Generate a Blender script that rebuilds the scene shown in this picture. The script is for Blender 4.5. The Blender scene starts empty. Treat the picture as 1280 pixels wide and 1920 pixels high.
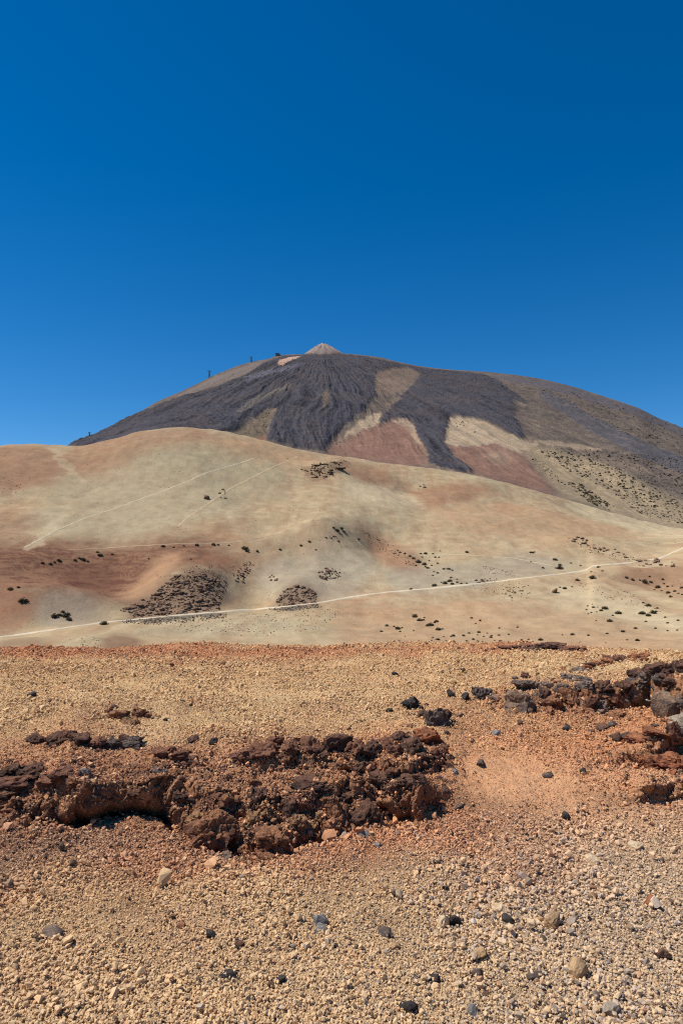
import bpy, bmesh, math
import numpy as np
from mathutils import Vector
from mathutils.bvhtree import BVHTree

R = math.radians
scn = bpy.context.scene
col = scn.collection

# ------------------------------------------------------------------ camera, sky, sun, exposure
EYE = 1.6
FPX = 1321.0                      # focal length in pixels of the 1280 x 1920 frame
PITCH = R(3.9)
cam_d = bpy.data.cameras.new('camera')
cam_d.sensor_fit = 'VERTICAL'
cam_d.sensor_height = 36.0
cam_d.lens = FPX / 1920 * 36.0
cam_d.clip_start = 0.05
cam_d.clip_end = 60000
cam = bpy.data.objects.new('camera', cam_d)
cam.location = (0, 0, EYE)
cam.rotation_euler = (math.pi / 2 + PITCH, 0, 0)
col.objects.link(cam)
scn.camera = cam

SUN_EL, SUN_AZ = R(58), R(-92)    # azimuth from the view direction (+Y), negative = to the left
sun_dir = Vector((math.sin(SUN_AZ) * math.cos(SUN_EL), math.cos(SUN_AZ) * math.cos(SUN_EL), math.sin(SUN_EL)))
sun_d = bpy.data.lights.new('sun', 'SUN')
sun_d.energy = 4.9
sun_d.angle = R(0.53)
sun_d.color = (1.0, 0.955, 0.89)
sun = bpy.data.objects.new('sun', sun_d)
sun.rotation_euler = sun_dir.to_track_quat('Z', 'Y').to_euler()
sun.location = (0, 0, 50)
col.objects.link(sun)

world = bpy.data.worlds.new('World')
scn.world = world
world.use_nodes = True
wn = world.node_tree.nodes
wl = world.node_tree.links
wn.clear()
sky = wn.new('ShaderNodeTexSky')
sky.sky_type = 'NISHITA'
sky.sun_disc = False
sky.sun_elevation = SUN_EL
sky.sun_rotation = SUN_AZ
sky.altitude = 2350
sky.air_density = 1.0
sky.dust_density = 0.15
sky.ozone_density = 3.0
hs = wn.new('ShaderNodeHueSaturation')
hs.inputs['Saturation'].default_value = 1.40
hs.inputs['Value'].default_value = 1.0
bg = wn.new('ShaderNodeBackground')
bg.inputs['Strength'].default_value = 0.122
wo = wn.new('ShaderNodeOutputWorld')
wl.new(sky.outputs[0], hs.inputs['Color'])
wl.new(hs.outputs[0], bg.inputs['Color'])
wl.new(bg.outputs[0], wo.inputs['Surface'])

scn.view_settings.view_transform = 'Standard'
scn.view_settings.look = 'None'
scn.view_settings.exposure = 0.0
scn.view_settings.gamma = 1.0
scn.view_settings.use_curve_mapping = False
scn.render.engine = 'CYCLES'
scn.cycles.use_denoising = False
scn.cycles.filter_width = 1.15
scn.cycles.max_bounces = 6
scn.cycles.diffuse_bounces = 3

rng = np.random.default_rng(11)


# ------------------------------------------------------------------ helpers
def lin(r, g, b):
    def f(c):
        c /= 255.0
        return c / 12.92 if c <= 0.04045 else ((c + 0.055) / 1.055) ** 2.4
    return np.array([f(r), f(g), f(b)])


def alb(r, g, b, k=0.80):
    """base colour of a sunlit surface seen as (r, g, b)"""
    return np.clip(lin(r, g, b) * k, 0.004, 0.8)


def _hash(*ix):
    h = np.zeros(np.broadcast(*ix).shape, np.uint32)
    for k, i in enumerate(ix):
        h ^= (np.asarray(i).astype(np.int64) & 0xffffffff).astype(np.uint32) * np.uint32((0x9E3779B1, 0x85EBCA77, 0xC2B2AE3D, 0x27D4EB2F)[k])
        h = (h ^ (h >> np.uint32(15))) * np.uint32(0x2C1B3C6D)
        h ^= h >> np.uint32(13)
    return h


def _u(h):
    return h.astype(np.float64) / 4294967295.0


_pr = np.random.default_rng(99)
_perm = np.tile(_pr.permutation(256), 2).astype(np.int32)
_gx = np.cos(np.arange(256) / 256 * 2 * math.pi); _gy = np.sin(np.arange(256) / 256 * 2 * math.pi)


def noise2(x, y, seed=0):
    x = np.asarray(x, float) + 17.31 * seed; y = np.asarray(y, float) - 9.77 * seed
    xf = np.floor(x); yf = np.floor(y)
    xi = xf.astype(np.int32) & 255; yi = yf.astype(np.int32) & 255
    fx = x - xf; fy = y - yf
    u = fx * fx * fx * (fx * (fx * 6 - 15) + 10); v = fy * fy * fy * (fy * (fy * 6 - 15) + 10)
    a = _perm[xi]; b = _perm[(xi + 1) & 255]
    def g(h, dx, dy):
        return _gx[h] * (fx - dx) + _gy[h] * (fy - dy)
    yj = (yi + 1) & 255
    n0 = g(_perm[a + yi], 0, 0); n1 = g(_perm[b + yi], 1, 0); n2 = g(_perm[a + yj], 0, 1); n3 = g(_perm[b + yj], 1, 1)
    lo = n0 + u * (n1 - n0); hi = n2 + u * (n3 - n2)
    return (lo + v * (hi - lo)) * 1.45


def fbm2(x, y, octv=4, seed=0, gain=0.5, lac=2.03):
    s = 0.0; a = 1.0
    for o in range(octv):
        s = s + a * noise2(x, y, seed + o * 17)
        x = np.asarray(x) * lac + 3.7; y = np.asarray(y) * lac - 1.9; a *= gain
    return s


def ridge2(x, y, octv=4, seed=0, gain=0.5):
    s = 0.0; a = 1.0
    for o in range(octv):
        s = s + a * (1 - 2 * np.abs(noise2(x, y, seed + o * 13)))
        x = np.asarray(x) * 2.07 + 1.3; y = np.asarray(y) * 2.07 + 5.1; a *= gain
    return s


def noise3(p, seed=0):
    pi = np.floor(p); f = p - pi
    w = f * f * f * (f * (f * 6 - 15) + 10)
    sd = np.full(len(p), seed)
    out = 0
    for dx in (0, 1):
        wx = w[:, 0] if dx else 1 - w[:, 0]
        for dy in (0, 1):
            wy = w[:, 1] if dy else 1 - w[:, 1]
            for dz in (0, 1):
                wz = w[:, 2] if dz else 1 - w[:, 2]
                out = out + wx * wy * wz * (_u(_hash(pi[:, 0] + dx, pi[:, 1] + dy, pi[:, 2] + dz, sd)) * 2 - 1)
    return out


def fbm3(p, octv=4, seed=0, gain=0.5):
    s = 0; a = 1.0
    for o in range(octv):
        s = s + a * noise3(p, seed + o * 7)
        p = p * 2.03 + 1.7; a *= gain
    return s


def worley3(p, seed=0):
    pi = np.floor(p)
    d = np.full(len(p), 9.0)
    sd = np.full(len(p), seed)
    for dx in (-1, 0, 1):
        for dy in (-1, 0, 1):
            for dz in (-1, 0, 1):
                c = pi + (dx, dy, dz)
                h = _hash(c[:, 0], c[:, 1], c[:, 2], sd)
                q = c + np.stack([_u(h), _u(_hash(h, sd + 1)), _u(_hash(h, sd + 2))], 1)
                d = np.minimum(d, ((p - q) ** 2).sum(1))
    return np.sqrt(d)


def cells3(p, seed=0):
    """nearest and second nearest cell distance and a random number per cell: broken, blocky rock"""
    pi = np.floor(p)
    d1 = np.full(len(p), 9.0); d2 = np.full(len(p), 9.0); cid = np.zeros(len(p))
    sd = np.full(len(p), seed)
    for dx in (-1, 0, 1):
        for dy in (-1, 0, 1):
            for dz in (-1, 0, 1):
                c = pi + (dx, dy, dz)
                h = _hash(c[:, 0], c[:, 1], c[:, 2], sd)
                q = c + np.stack([_u(h), _u(_hash(h, sd + 1)), _u(_hash(h, sd + 2))], 1)
                d = ((p - q) ** 2).sum(1)
                n = d < d1
                d2 = np.where(n, d1, np.minimum(d2, d))
                cid = np.where(n, _u(_hash(h, sd + 3)), cid)
                d1 = np.where(n, d, d1)
    return np.sqrt(d1), np.sqrt(d2), cid


def sstep(e0, e1, x):
    t = np.clip((x - e0) / (e1 - e0), 0, 1)
    return t * t * (3 - 2 * t)


def pchip(xk, yk, x):
    """monotone cubic through xk (n,), yk (n,) evaluated at x"""
    xk = np.asarray(xk, float); yk = np.asarray(yk, float)
    h = np.diff(xk); dl = np.diff(yk) / h
    m = np.zeros_like(yk)
    for i in range(1, len(xk) - 1):
        if dl[i - 1] * dl[i] > 0:
            w1 = 2 * h[i] + h[i - 1]; w2 = h[i] + 2 * h[i - 1]
            m[i] = (w1 + w2) / (w1 / dl[i - 1] + w2 / dl[i])
    m[0] = dl[0]; m[-1] = dl[-1]
    i = np.clip(np.searchsorted(xk, x) - 1, 0, len(h) - 1)
    t = np.clip((x - xk[i]) / h[i], 0, 1)
    return ((1 + 2 * t) * (1 - t) ** 2 * yk[i] + t * (1 - t) ** 2 * h[i] * m[i]
            + t * t * (3 - 2 * t) * yk[i + 1] + t * t * (t - 1) * h[i] * m[i + 1])


cp, sp_ = math.cos(PITCH), math.sin(PITCH)


def sight(px, py):
    """azimuth and slope (rise per metre of ground distance) of the line of sight surveyed at a point of the photograph"""
    a = (np.asarray(px, float) - 640) / FPX; b = (960 - np.asarray(py, float)) / FPX
    dx, dy, dz = a, cp - b * sp_, sp_ + b * cp
    return np.arctan2(dx, dy), dz / np.hypot(dx, dy)


class Land:
    """a height map on rings round the viewpoint (fine near, coarse far)"""
    def __init__(s, az, rr, Z):
        s.az, s.rr, s.Z = az, rr, Z

    def h(s, x, y):
        x = np.asarray(x, float); y = np.asarray(y, float)
        a = np.arctan2(x, y); r = np.hypot(x, y)
        i = np.clip(np.searchsorted(s.az, a) - 1, 0, len(s.az) - 2)
        j = np.clip(np.searchsorted(s.rr, r) - 1, 0, len(s.rr) - 2)
        u = np.clip((a - s.az[i]) / (s.az[i + 1] - s.az[i]), 0, 1)
        v = np.clip((r - s.rr[j]) / (s.rr[j + 1] - s.rr[j]), 0, 1)
        Z = s.Z
        return (Z[i, j] * (1 - u) + Z[i + 1, j] * u) * (1 - v) + (Z[i, j + 1] * (1 - u) + Z[i + 1, j + 1] * u) * v

    def at(s, px, py, rmin=0.0):
        """first place beyond rmin where the line of sight meets the land -> (x, y, z)"""
        a, t = sight(px, py)
        i = int(np.clip(np.searchsorted(s.az, a) - 1, 0, len(s.az) - 2))
        u = (a - s.az[i]) / (s.az[i + 1] - s.az[i])
        zc = s.Z[i] * (1 - u) + s.Z[i + 1] * u
        e = (zc - EYE) / s.rr - t
        ok = np.where((e >= 0) & (s.rr > rmin))[0]
        if len(ok) == 0:
            e2 = np.where(s.rr > rmin, e, -9)
            r = s.rr[int(np.argmax(e2))]
        else:
            j = ok[0]
            if j > 0 and e[j - 1] < 0:
                r = s.rr[j - 1] + (s.rr[j] - s.rr[j - 1]) * (-e[j - 1]) / (e[j] - e[j - 1])
            else:
                r = s.rr[j]
        x, y = r * math.sin(a), r * math.cos(a)
        return float(x), float(y), float(s.h(x, y))

    def path(s, pts, rmin=0.0, step=6.0):
        out = []
        n = len(pts)
        for k in range(n - 1):
            (x0, y0), (x1, y1) = pts[k], pts[k + 1]
            m = max(1, int(math.hypot(x1 - x0, y1 - y0) / step))
            for q in range(m):
                out.append(s.at(x0 + (x1 - x0) * q / m, y0 + (y1 - y0) * q / m, rmin)[:2])
        out.append(s.at(*pts[-1], rmin)[:2])
        return np.array(out)


def inside(poly, x, y):
    """points (x, y) inside a closed map polygon"""
    res = np.zeros(x.shape, bool)
    lo = poly.min(0); hi = poly.max(0)
    bb = (x >= lo[0]) & (x <= hi[0]) & (y >= lo[1]) & (y <= hi[1])
    xs = x[bb]; ys = y[bb]
    c = np.zeros(xs.shape, bool)
    n = len(poly)
    for k in range(n):
        x0, y0 = poly[k]; x1, y1 = poly[(k + 1) % n]
        if y0 == y1:
            continue
        c ^= ((y0 > ys) != (y1 > ys)) & (xs < (x1 - x0) * (ys - y0) / (y1 - y0) + x0)
    res[bb] = c
    return res


def blur(a, n=1):
    for _ in range(n):
        b = np.pad(a, 1, mode='edge')
        a = (b[:-2, 1:-1] + b[2:, 1:-1] + 2 * b[1:-1, 1:-1] + b[1:-1, :-2] + b[1:-1, 2:]) / 6
    return a


def box(a, n, m=None):
    """soft feathering: two box filters, n cells across and m cells deep"""
    m = n if m is None else m
    for ax, k in ((0, n), (1, m), (0, n), (1, m)):
        if k < 1: continue
        w = [(0, 0), (0, 0)]; w[ax] = (k + 1, k)
        c = np.cumsum(np.pad(a, w, mode='edge'), axis=ax)
        a = (c[2 * k + 1:] - c[:-2 * k - 1]) / (2 * k + 1) if ax == 0 else (c[:, 2 * k + 1:] - c[:, :-2 * k - 1]) / (2 * k + 1)
    return a


def tag(o, label=None, cat=None, group=None, kind=None):
    if label: o['label'] = label
    if cat: o['category'] = cat
    if group: o['group'] = group
    if kind: o['kind'] = kind
    return o


def mesh_np(name, V, F, mat, C=None, smooth=True):
    """V (n,3), F (m,k) -> mesh datablock with an optional point colour attribute 'Col'"""
    V = np.asarray(V, np.float32); F = np.asarray(F, np.int32)
    me = bpy.data.meshes.new(name)
    me.vertices.add(len(V)); me.vertices.foreach_set('co', V.ravel())
    k = F.shape[1]
    me.loops.add(F.size); me.loops.foreach_set('vertex_index', F.ravel())
    me.polygons.add(len(F)); me.polygons.foreach_set('loop_start', np.arange(0, F.size, k, dtype=np.int32))
    me.update(calc_edges=True)
    me.polygons.foreach_set('use_smooth', np.full(len(F), smooth, bool))
    if C is not None:
        at = me.color_attributes.new('Col', 'FLOAT_COLOR', 'POINT')
        c4 = np.ones((len(V), 4), np.float32); c4[:, :3] = C
        at.data.foreach_set('color', c4.ravel())
    me.materials.append(mat)
    return me


def obj(name, me, parent=None, loc=(0, 0, 0), rot=(0, 0, 0)):
    o = bpy.data.objects.new(name, me)
    o.location = loc; o.rotation_euler = rot
    if parent is not None: o.parent = parent
    col.objects.link(o)
    return o


# ------------------------------------------------------------------ materials
def mat_col(name, rough=0.95, scales=((1.0, 0.3),), bump=((4.0, 0.05),), instancer=False, spec=0.15, fixed=None):
    """colour from the mesh's own 'Col' attribute (or one fixed colour), mottled by noise, with fine relief"""
    m = bpy.data.materials.new(name)
    m.use_nodes = True
    nt = m.node_tree; N = nt.nodes; L = nt.links
    bs = N['Principled BSDF']
    bs.inputs['Roughness'].default_value = rough
    bs.inputs['Specular IOR Level'].default_value = spec
    geo = N.new('ShaderNodeNewGeometry')
    if fixed is None:
        at = N.new('ShaderNodeAttribute'); at.attribute_name = 'Col'
        at.attribute_type = 'INSTANCER' if instancer else 'GEOMETRY'
        c = at.outputs['Color']
    else:
        rg = N.new('ShaderNodeRGB'); rg.outputs[0].default_value = (*fixed, 1); c = rg.outputs[0]
    for sc, amt in scales:
        nz = N.new('ShaderNodeTexNoise'); nz.inputs['Scale'].default_value = sc
        nz.inputs['Detail'].default_value = 4; nz.inputs['Roughness'].default_value = 0.65
        L.new(geo.outputs['Position'], nz.inputs['Vector'])
        mr = N.new('ShaderNodeMapRange')
        mr.inputs['From Min'].default_value = 0.25; mr.inputs['From Max'].default_value = 0.75
        mr.inputs['To Min'].default_value = 1 - amt; mr.inputs['To Max'].default_value = 1 + amt
        L.new(nz.outputs['Fac'], mr.inputs['Value'])
        mx = N.new('ShaderNodeMix'); mx.data_type = 'RGBA'; mx.blend_type = 'MULTIPLY'
        mx.inputs['Factor'].default_value = 1.0
        L.new(c, mx.inputs[6]); L.new(mr.outputs[0], mx.inputs[7])
        c = mx.outputs[2]
    L.new(c, bs.inputs['Base Color'])
    prev = None
    for sc, dist in bump:
        nz = N.new('ShaderNodeTexNoise'); nz.inputs['Scale'].default_value = sc
        nz.inputs['Detail'].default_value = 5; nz.inputs['Roughness'].default_value = 0.7
        L.new(geo.outputs['Position'], nz.inputs['Vector'])
        bp = N.new('ShaderNodeBump'); bp.inputs['Distance'].default_value = dist; bp.inputs['Strength'].default_value = 1.0
        L.new(nz.outputs['Fac'], bp.inputs['Height'])
        if prev: L.new(prev, bp.inputs['Normal'])
        prev = bp.outputs['Normal']
    if prev: L.new(prev, bs.inputs['Normal'])
    return m


M_hill = mat_col('pumice_slope', 0.97, ((0.012, 0.06), (0.09, 0.08), (0.45, 0.12), (1.6, 0.16)), ((0.06, 0.7), (0.3, 0.22), (1.0, 0.12)), spec=0.05)
M_volc = mat_col('volcano_rock', 0.95, ((0.006, 0.10), (0.05, 0.20), (0.22, 0.34)), ((0.025, 2.2),), spec=0.08)
M_track = mat_col('dirt_track_dust', 0.97, ((0.2, 0.10),), ((0.5, 0.2),), spec=0.05)
M_ground = mat_col('cinder_ground', 0.97, ((3.0, 0.12), (60.0, 0.25), (160.0, 0.25)), ((30.0, 0.02), (90.0, 0.010)), spec=0.05)
M_rock = mat_col('scoria_rock', 0.9, ((9.0, 0.25), (60.0, 0.35)), ((28.0, 0.03), (90.0, 0.012)), spec=0.18)
M_stone = mat_col('loose_stone', 0.85, ((25.0, 0.18), (140.0, 0.22)), ((120.0, 0.006),), spec=0.2)
M_grav = mat_col('pumice_gravel', 0.95, ((160.0, 0.22),), ((220.0, 0.003),), instancer=True, spec=0.1)
M_farrock = mat_col('hillside_rock', 0.95, ((0.25, 0.25), (1.2, 0.25)), ((0.6, 1.0),), spec=0.08)
M_shrub = mat_col('broom_foliage', 0.9, ((0.9, 0.35),), (), spec=0.1)
M_steel = mat_col('weathered_steel', 0.6, ((0.1, 0.1),), (), fixed=tuple(lin(92, 96, 104)), spec=0.4)
M_conc = mat_col('station_concrete', 0.9, ((0.1, 0.1),), (), fixed=tuple(lin(110, 106, 104)))
M_roof = mat_col('station_roof', 0.8, ((0.1, 0.1),), (), fixed=tuple(lin(70, 68, 72)))
M_glass = mat_col('station_glass', 0.2, ((0.1, 0.1),), (), fixed=(0.02, 0.025, 0.03), spec=0.5)

# ------------------------------------------------------------------ the far land: hills and volcano
def curve(pts):
    xs = [p[0] for p in pts]; ys = [p[1] for p in pts]
    return pchip(xs, ys, np.clip(ST_PX, xs[0], xs[-1]))

az_in = np.linspace(R(-27.6), R(27.6), 700)
az_l = np.concatenate([np.linspace(-math.pi, R(-60), 40, endpoint=False), np.linspace(R(-60), R(-27.6), 70, endpoint=False)])
AZ = np.concatenate([az_l, az_in, -az_l[::-1]])
ST_PX = 640 + FPX * np.tan(np.clip(AZ, R(-42), R(42))) * cp   # picture column of each azimuth near the horizon
# a vertical column of land keeps nearly the same picture column: the camera is pitched by under 4 degrees

ROAD = [(-420, 1232), (-200, 1215), (0, 1195), (100, 1181), (195, 1167), (260, 1161), (340, 1153), (420, 1147), (520, 1139), (600, 1130), (660, 1119), (720, 1111), (800, 1104), (900, 1094),
        (1000, 1082), (1060, 1075), (1095, 1070), (1110, 1061), (1180, 1055), (1235, 1047), (1262, 1035), (1280, 1027), (1340, 1015), (1700, 990)]
ROAD_R = [(-420, 420), (0, 430), (340, 480), (600, 520), (800, 560), (1000, 615), (1100, 655), (1200, 710), (1280, 760), (1700, 900)]
def slope_of(py):
    return sight(ST_PX, py)[1]

road_py = curve(ROAD); road_r = curve(ROAD_R)
K = []   # (r, z) per azimuth
def addc(r, py=None, z=None):
    r = np.broadcast_to(np.asarray(r, float), AZ.shape)
    zz = EYE + r * slope_of(py) if z is None else np.broadcast_to(np.asarray(z, float), AZ.shape)
    K.append((r, zz))
addc(9.0, z=-3.0)
addc(60.0, z=-17.0)
addc(170.0, z=-36.0)
addc(330.0, py=curve([(-420, 1250), (0, 1232), (600, 1222), (1280, 1222), (1700, 1222)]))
addc(road_r - 6, py=road_py + 2)
addc(road_r + 4, py=road_py - 1.5)
mid_r = curve([(-420, 540), (0, 545), (200, 560), (340, 590), (480, 630), (600, 690), (700, 690), (800, 700), (900, 730), (1000, 775), (1100, 830), (1280, 910), (1700, 1050)])
addc(mid_r, py=curve([(-420, 1120), (0, 1096), (100, 1096), (200, 1088), (270, 1068), (340, 1050), (420, 1040), (480, 1040), (540, 1020), (600, 1000), (660, 1010), (720, 1035),
                      (800, 1038), (900, 1028), (1000, 1018), (1100, 1005), (1200, 1004), (1280, 1000), (1700, 1000)]))
up_r = curve([(-420, 750), (0, 760), (200, 790), (340, 800), (480, 825), (600, 850), (700, 845), (800, 850), (900, 885), (1000, 930), (1100, 985), (1280, 1080), (1700, 1200)])
addc(up_r, py=curve([(-420, 960), (0, 948), (200, 930), (340, 918), (480, 922), (600, 918), (700, 938), (800, 962), (900, 960), (1000, 962), (1100, 972), (1280, 997), (1700, 1010)]))
CREST = [(-420, 880), (-200, 850), (0, 835), (50, 832), (100, 834), (140, 836), (200, 825), (270, 807), (340, 801), (400, 806), (480, 822), (540, 838), (600, 850), (660, 858), (720, 868), (800, 877),
         (880, 889), (960, 908), (1050, 933), (1150, 962), (1280, 992), (1480, 1010), (1700, 1020)]
cr_r = curve([(-420, 1000), (340, 1020), (600, 1060), (800, 1140), (1000, 1220), (1280, 1320), (1700, 1400)])
cr_py = curve(CREST)
addc(cr_r - 70, py=cr_py + 13)
addc(cr_r, py=cr_py)
zc = K[-1][1]
addc(cr_r + 130, z=zc - np.interp(ST_PX, [0, 340, 600, 800, 1280], [34, 40, 14, 4, 2]))
SKYLINE = [(-420, 1010), (-200, 960), (0, 893), (100, 851), (140, 832), (200, 801), (260, 770), (300, 749), (340, 732), (400, 703), (440, 687), (480, 676), (500, 673), (520, 666), (570, 664), (640, 663),
           (700, 668), (760, 681), (800, 688), (850, 693), (900, 696), (1000, 707), (1080, 725), (1140, 744), (1200, 764), (1240, 784), (1280, 800), (1480, 900), (1700, 990)]
sk_py = curve(SKYLINE)
sk_r = curve([(-420, 3000), (140, 3250), (500, 3500), (800, 3550), (1280, 3300), (1700, 3000)])
foot_py = np.maximum(cr_py + 4, sk_py + 6)
addc(1700.0, py=foot_py)
addc(2250.0, py=foot_py + (sk_py - foot_py) * 0.42)
addc(2850.0, py=foot_py + (sk_py - foot_py) * 0.765)
addc(sk_r - 60, py=sk_py + 3.5)
addc(sk_r, py=sk_py)
zs = K[-1][1]
addc(sk_r + 220, z=zs - 30)
addc(5200.0, z=zs * 0.5 - 60)
addc(9000.0, z=-120.0)
addc(30000.0, z=-400.0)

RR = np.concatenate([np.geomspace(9.5, 320, 40, endpoint=False), np.linspace(320, 760, 190, endpoint=False), np.linspace(760, 1340, 170, endpoint=False),
                     np.linspace(1340, 1700, 20, endpoint=False), np.linspace(1700, 3760, 300, endpoint=False), np.geomspace(3760, 30000, 24)])
KR = np.array([k[0] for k in K]).T; KZ = np.array([k[1] for k in K]).T
Z = np.empty((len(AZ), len(RR)))
for i in range(len(AZ)):
    Z[i] = pchip(KR[i], KZ[i], RR)
# beyond the view the hills sink into a plain
fade = sstep(R(44), R(80), np.abs(AZ))[:, None]
Z = Z * (1 - fade) + np.interp(RR, [9, 60, 330, 9000, 30000], [-3, -17, -45, -120, -400])[None, :] * fade
Z = Z.copy()
AA, RG = np.meshgrid(AZ, RR, indexing='ij')
X = RG * np.sin(AA); Y = RG * np.cos(AA)
base = Land(AZ, RR, Z)
near_m = sstep(200, 340, RG)

# spurs and gullies of the pumice hills, laid out on the map
def bump_at(px, py, rmin, rx, ry, amp, rot=0.0):
    x0, y0, _ = base.at(px, py, rmin)
    dx, dy = X - x0, Y - y0
    c, s = math.cos(rot), math.sin(rot)
    u = (dx * c + dy * s) / rx; v = (-dx * s + dy * c) / ry
    return amp * np.exp(-(u * u + v * v))
dz = 0
for a in ((350, 1105, 320, 30, 45, 9, 0.1), (250, 1095, 320, 26, 50, -5, 0.35), (565, 1110, 320, 20, 34, 6, 0.0), (470, 1120, 320, 17, 50, -4.5, 0.1),
          (600, 1000, 320, 34, 30, 9, 0.5), (520, 1025, 320, 36, 20, 5, 0.3), (700, 1015, 320, 22, 60, -5, -0.5), (650, 1070, 320, 26, 40, -3, 0.0),
          (180, 1070, 320, 60, 26, -4, 0.2), (100, 1130, 320, 45, 26, 5, 0.2), (20, 1150, 320, 30, 40, 3, 0), (640, 1105, 320, 20, 10, 2, 0), (770, 1170, 320, 70, 40, -2.0, 0),
          (860, 1100, 320, 22, 12, 2.2, 0), (1000, 1095, 320, 34, 18, 3.0, 0.3), (1080, 1020, 320, 60, 20, 5, -0.3), (1240, 1085, 320, 36, 22, -6, 0), (1180, 1075, 320, 30, 16, 3, 0),
          (610, 880, 700, 30, 22, 6, 0), (760, 905, 700, 34, 70, -9, -0.5), (930, 915, 700, 90, 45, 9, 0.2), (700, 885, 700, 26, 40, -3, -0.4), (1150, 1000, 320, 60, 30, -3, 0)):
    dz = dz + 1.6 * bump_at(*a)
hillm = sstep(250, 360, RG) * (1 - sstep(1250, 1500, RG))
dz = dz * hillm
dz += hillm * (2.6 * fbm2(X / 75, Y / 75, 4, 3) + 0.16 * fbm2(X / 10, Y / 10, 3, 9) + 0.5 * ridge2(X / 60, Z / 26, 3, 14))
# fine slope ripples in the red fold
volm = sstep(1450, 1750, RG)
Z = Z + dz
SUMX, SUMY = 3600 * math.sin(sight(605, 650)[0]), 3600 * math.cos(sight(605, 650)[0])
ds = np.hypot(X - SUMX, Y - SUMY)
th = np.arctan2(X - SUMX, SUMY - Y)
wth = th + 0.02 * fbm2(X / 330, Y / 330, 3, 5)
strk = ridge2(wth * 14, ds / 1300, 4, 31)
strk2 = ridge2(wth * 40, ds / 700, 3, 77, 0.5)
strk3 = ridge2(wth * 120 + 0.4 * fbm2(X / 80, Y / 80, 2, 79), ds / 300, 2, 78) - 0.4
jag = ridge2(X / 34, Y / 34, 3, 80, 0.6)
rel = 6 * strk * sstep(100, 700, ds) + 14 * fbm2(X / 420, Y / 420, 4, 41) + 2.0 * fbm2(X / 45, Y / 45, 2, 47)
edge = 1 - 0.75 * sstep(-380, -40, RG - sk_r[:, None]) * (1 - sstep(150, 600, RG - sk_r[:, None]))
Z = Z + volm * rel * edge * sstep(0, 500, RG - 1500)
# summit cone
cone_h = 84 * np.clip(1 - (ds / 126) ** 1.05, 0, None) - 9 * np.exp(-(ds / 18) ** 2)
gul = 1 + 0.10 * np.sin(th * 17 + 2 * fbm2(X / 40, Y / 40, 2, 8))
cone_m = sstep(104, 90, ds)
Z = Z + np.maximum(cone_h, 0) * gul
base = Land(AZ, RR, Z)

n1 = fbm2(X / 130, Y / 130, 4, 201); n2 = fbm2(X / 45, Y / 45, 4, 203); n3 = fbm2(X / 12, Y / 12, 3, 205)
RV = 1500.0   # the volcano starts beyond this ring
jr = 18 * fbm2(th * 75, ds / 600, 3, 91) + 8 * fbm2(X / 20, Y / 20, 2, 92)      # ragged, drawn out down the slope
jx = X + jr * np.sin(th) + 4 * fbm2(X / 25, Y / 25, 2, 93)
jy = Y - jr * np.cos(th) + 4 * fbm2(X / 25, Y / 25, 2, 95)
jhx = X + 4 * fbm2(X / 14, Y / 14, 4, 61) + 5 * fbm2(X / 60, Y / 60, 2, 63)
jhy = Y + 8 * fbm2(X / 14, Y / 14, 4, 65) + 8 * fbm2(X / 60, Y / 60, 2, 67)
vz = RG > 1400
hz_ = RG <= 1400
def vmask(pts, b=2):
    poly = base.path(pts + [pts[0]], RV)
    m = (inside(poly, jx, jy) & vz).astype(float)
    return blur(m, b) if b < 3 else np.clip(box(m, 2 * b, 2 * b), 0, 1)
def hmask(pts, b=3):
    poly = base.path(pts + [pts[0]], 325)
    m = (inside(poly, jhx, jhy) & hz_).astype(float)
    if b < 3: return blur(m, b)
    m = box(m, 3 * b, 3 * b)
    return sstep(0.06, 0.66, m + 0.14 * (n2 + 0.6 * n3) * (m > 0.02) * (m < 0.98))

LAVA_W = [(120, 842), (200, 800), (260, 776), (330, 752), (400, 728), (455, 708), (482, 690), (500, 678), (530, 667), (575, 664.5), (640, 664), (690, 669), (735, 678), (765, 688), (735, 690), (706, 697), (700, 718),
          (706, 742), (692, 760), (668, 782), (640, 808), (617, 832), (604, 849), (560, 842), (500, 826), (506, 800), (520, 772), (500, 768), (470, 788), (442, 812), (400, 812), (330, 812), (230, 830)]
LAVA_E = [(735, 678), (800, 690), (880, 697), (905, 702), (935, 716), (968, 740), (988, 758), (962, 752), (968, 790), (987, 820), (975, 826), (940, 805), (910, 790), (880, 783), (845, 780), (836, 800), (830, 832),
          (852, 860), (887, 885), (866, 889), (830, 880), (804, 872), (801, 850), (786, 825), (774, 797), (762, 786), (735, 786), (710, 799), (722, 774), (746, 754), (762, 735), (790, 702), (765, 688)]
lavaW = vmask(LAVA_W, 1); lavaE = vmask(LAVA_E, 1)
lava = np.maximum(lavaW, lavaE)
streakL = vmask([(440, 778), (480, 752), (545, 722), (548, 728), (500, 752), (452, 781)], 1)
patchP = vmask([(520, 688), (524, 680), (545, 671), (568, 668), (550, 678), (528, 688)], 0)
patchT = vmask([(600, 745), (612, 736), (619, 742), (618, 765), (608, 772)], 1)
slate = vmask([(1010, 728), (1060, 748), (1120, 784), (1200, 826), (1290, 862), (1290, 895), (1200, 856), (1120, 818), (1060, 778), (1015, 748)], 2)
skyd = vmask([(880, 698), (1000, 709), (1080, 727), (1200, 766), (1290, 804), (1290, 822), (1180, 776), (1060, 738), (960, 716)], 2)
redA = vmask([(608, 849), (640, 826), (690, 800), (760, 788), (775, 800), (790, 830), (804, 872), (760, 874), (680, 864)], 3)
tanA = vmask([(640, 822), (660, 800), (690, 778), (714, 772), (712, 792), (690, 803)], 2)
tipA = vmask([(735, 790), (762, 787), (775, 798), (790, 830), (780, 832), (765, 805)], 1)
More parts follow.
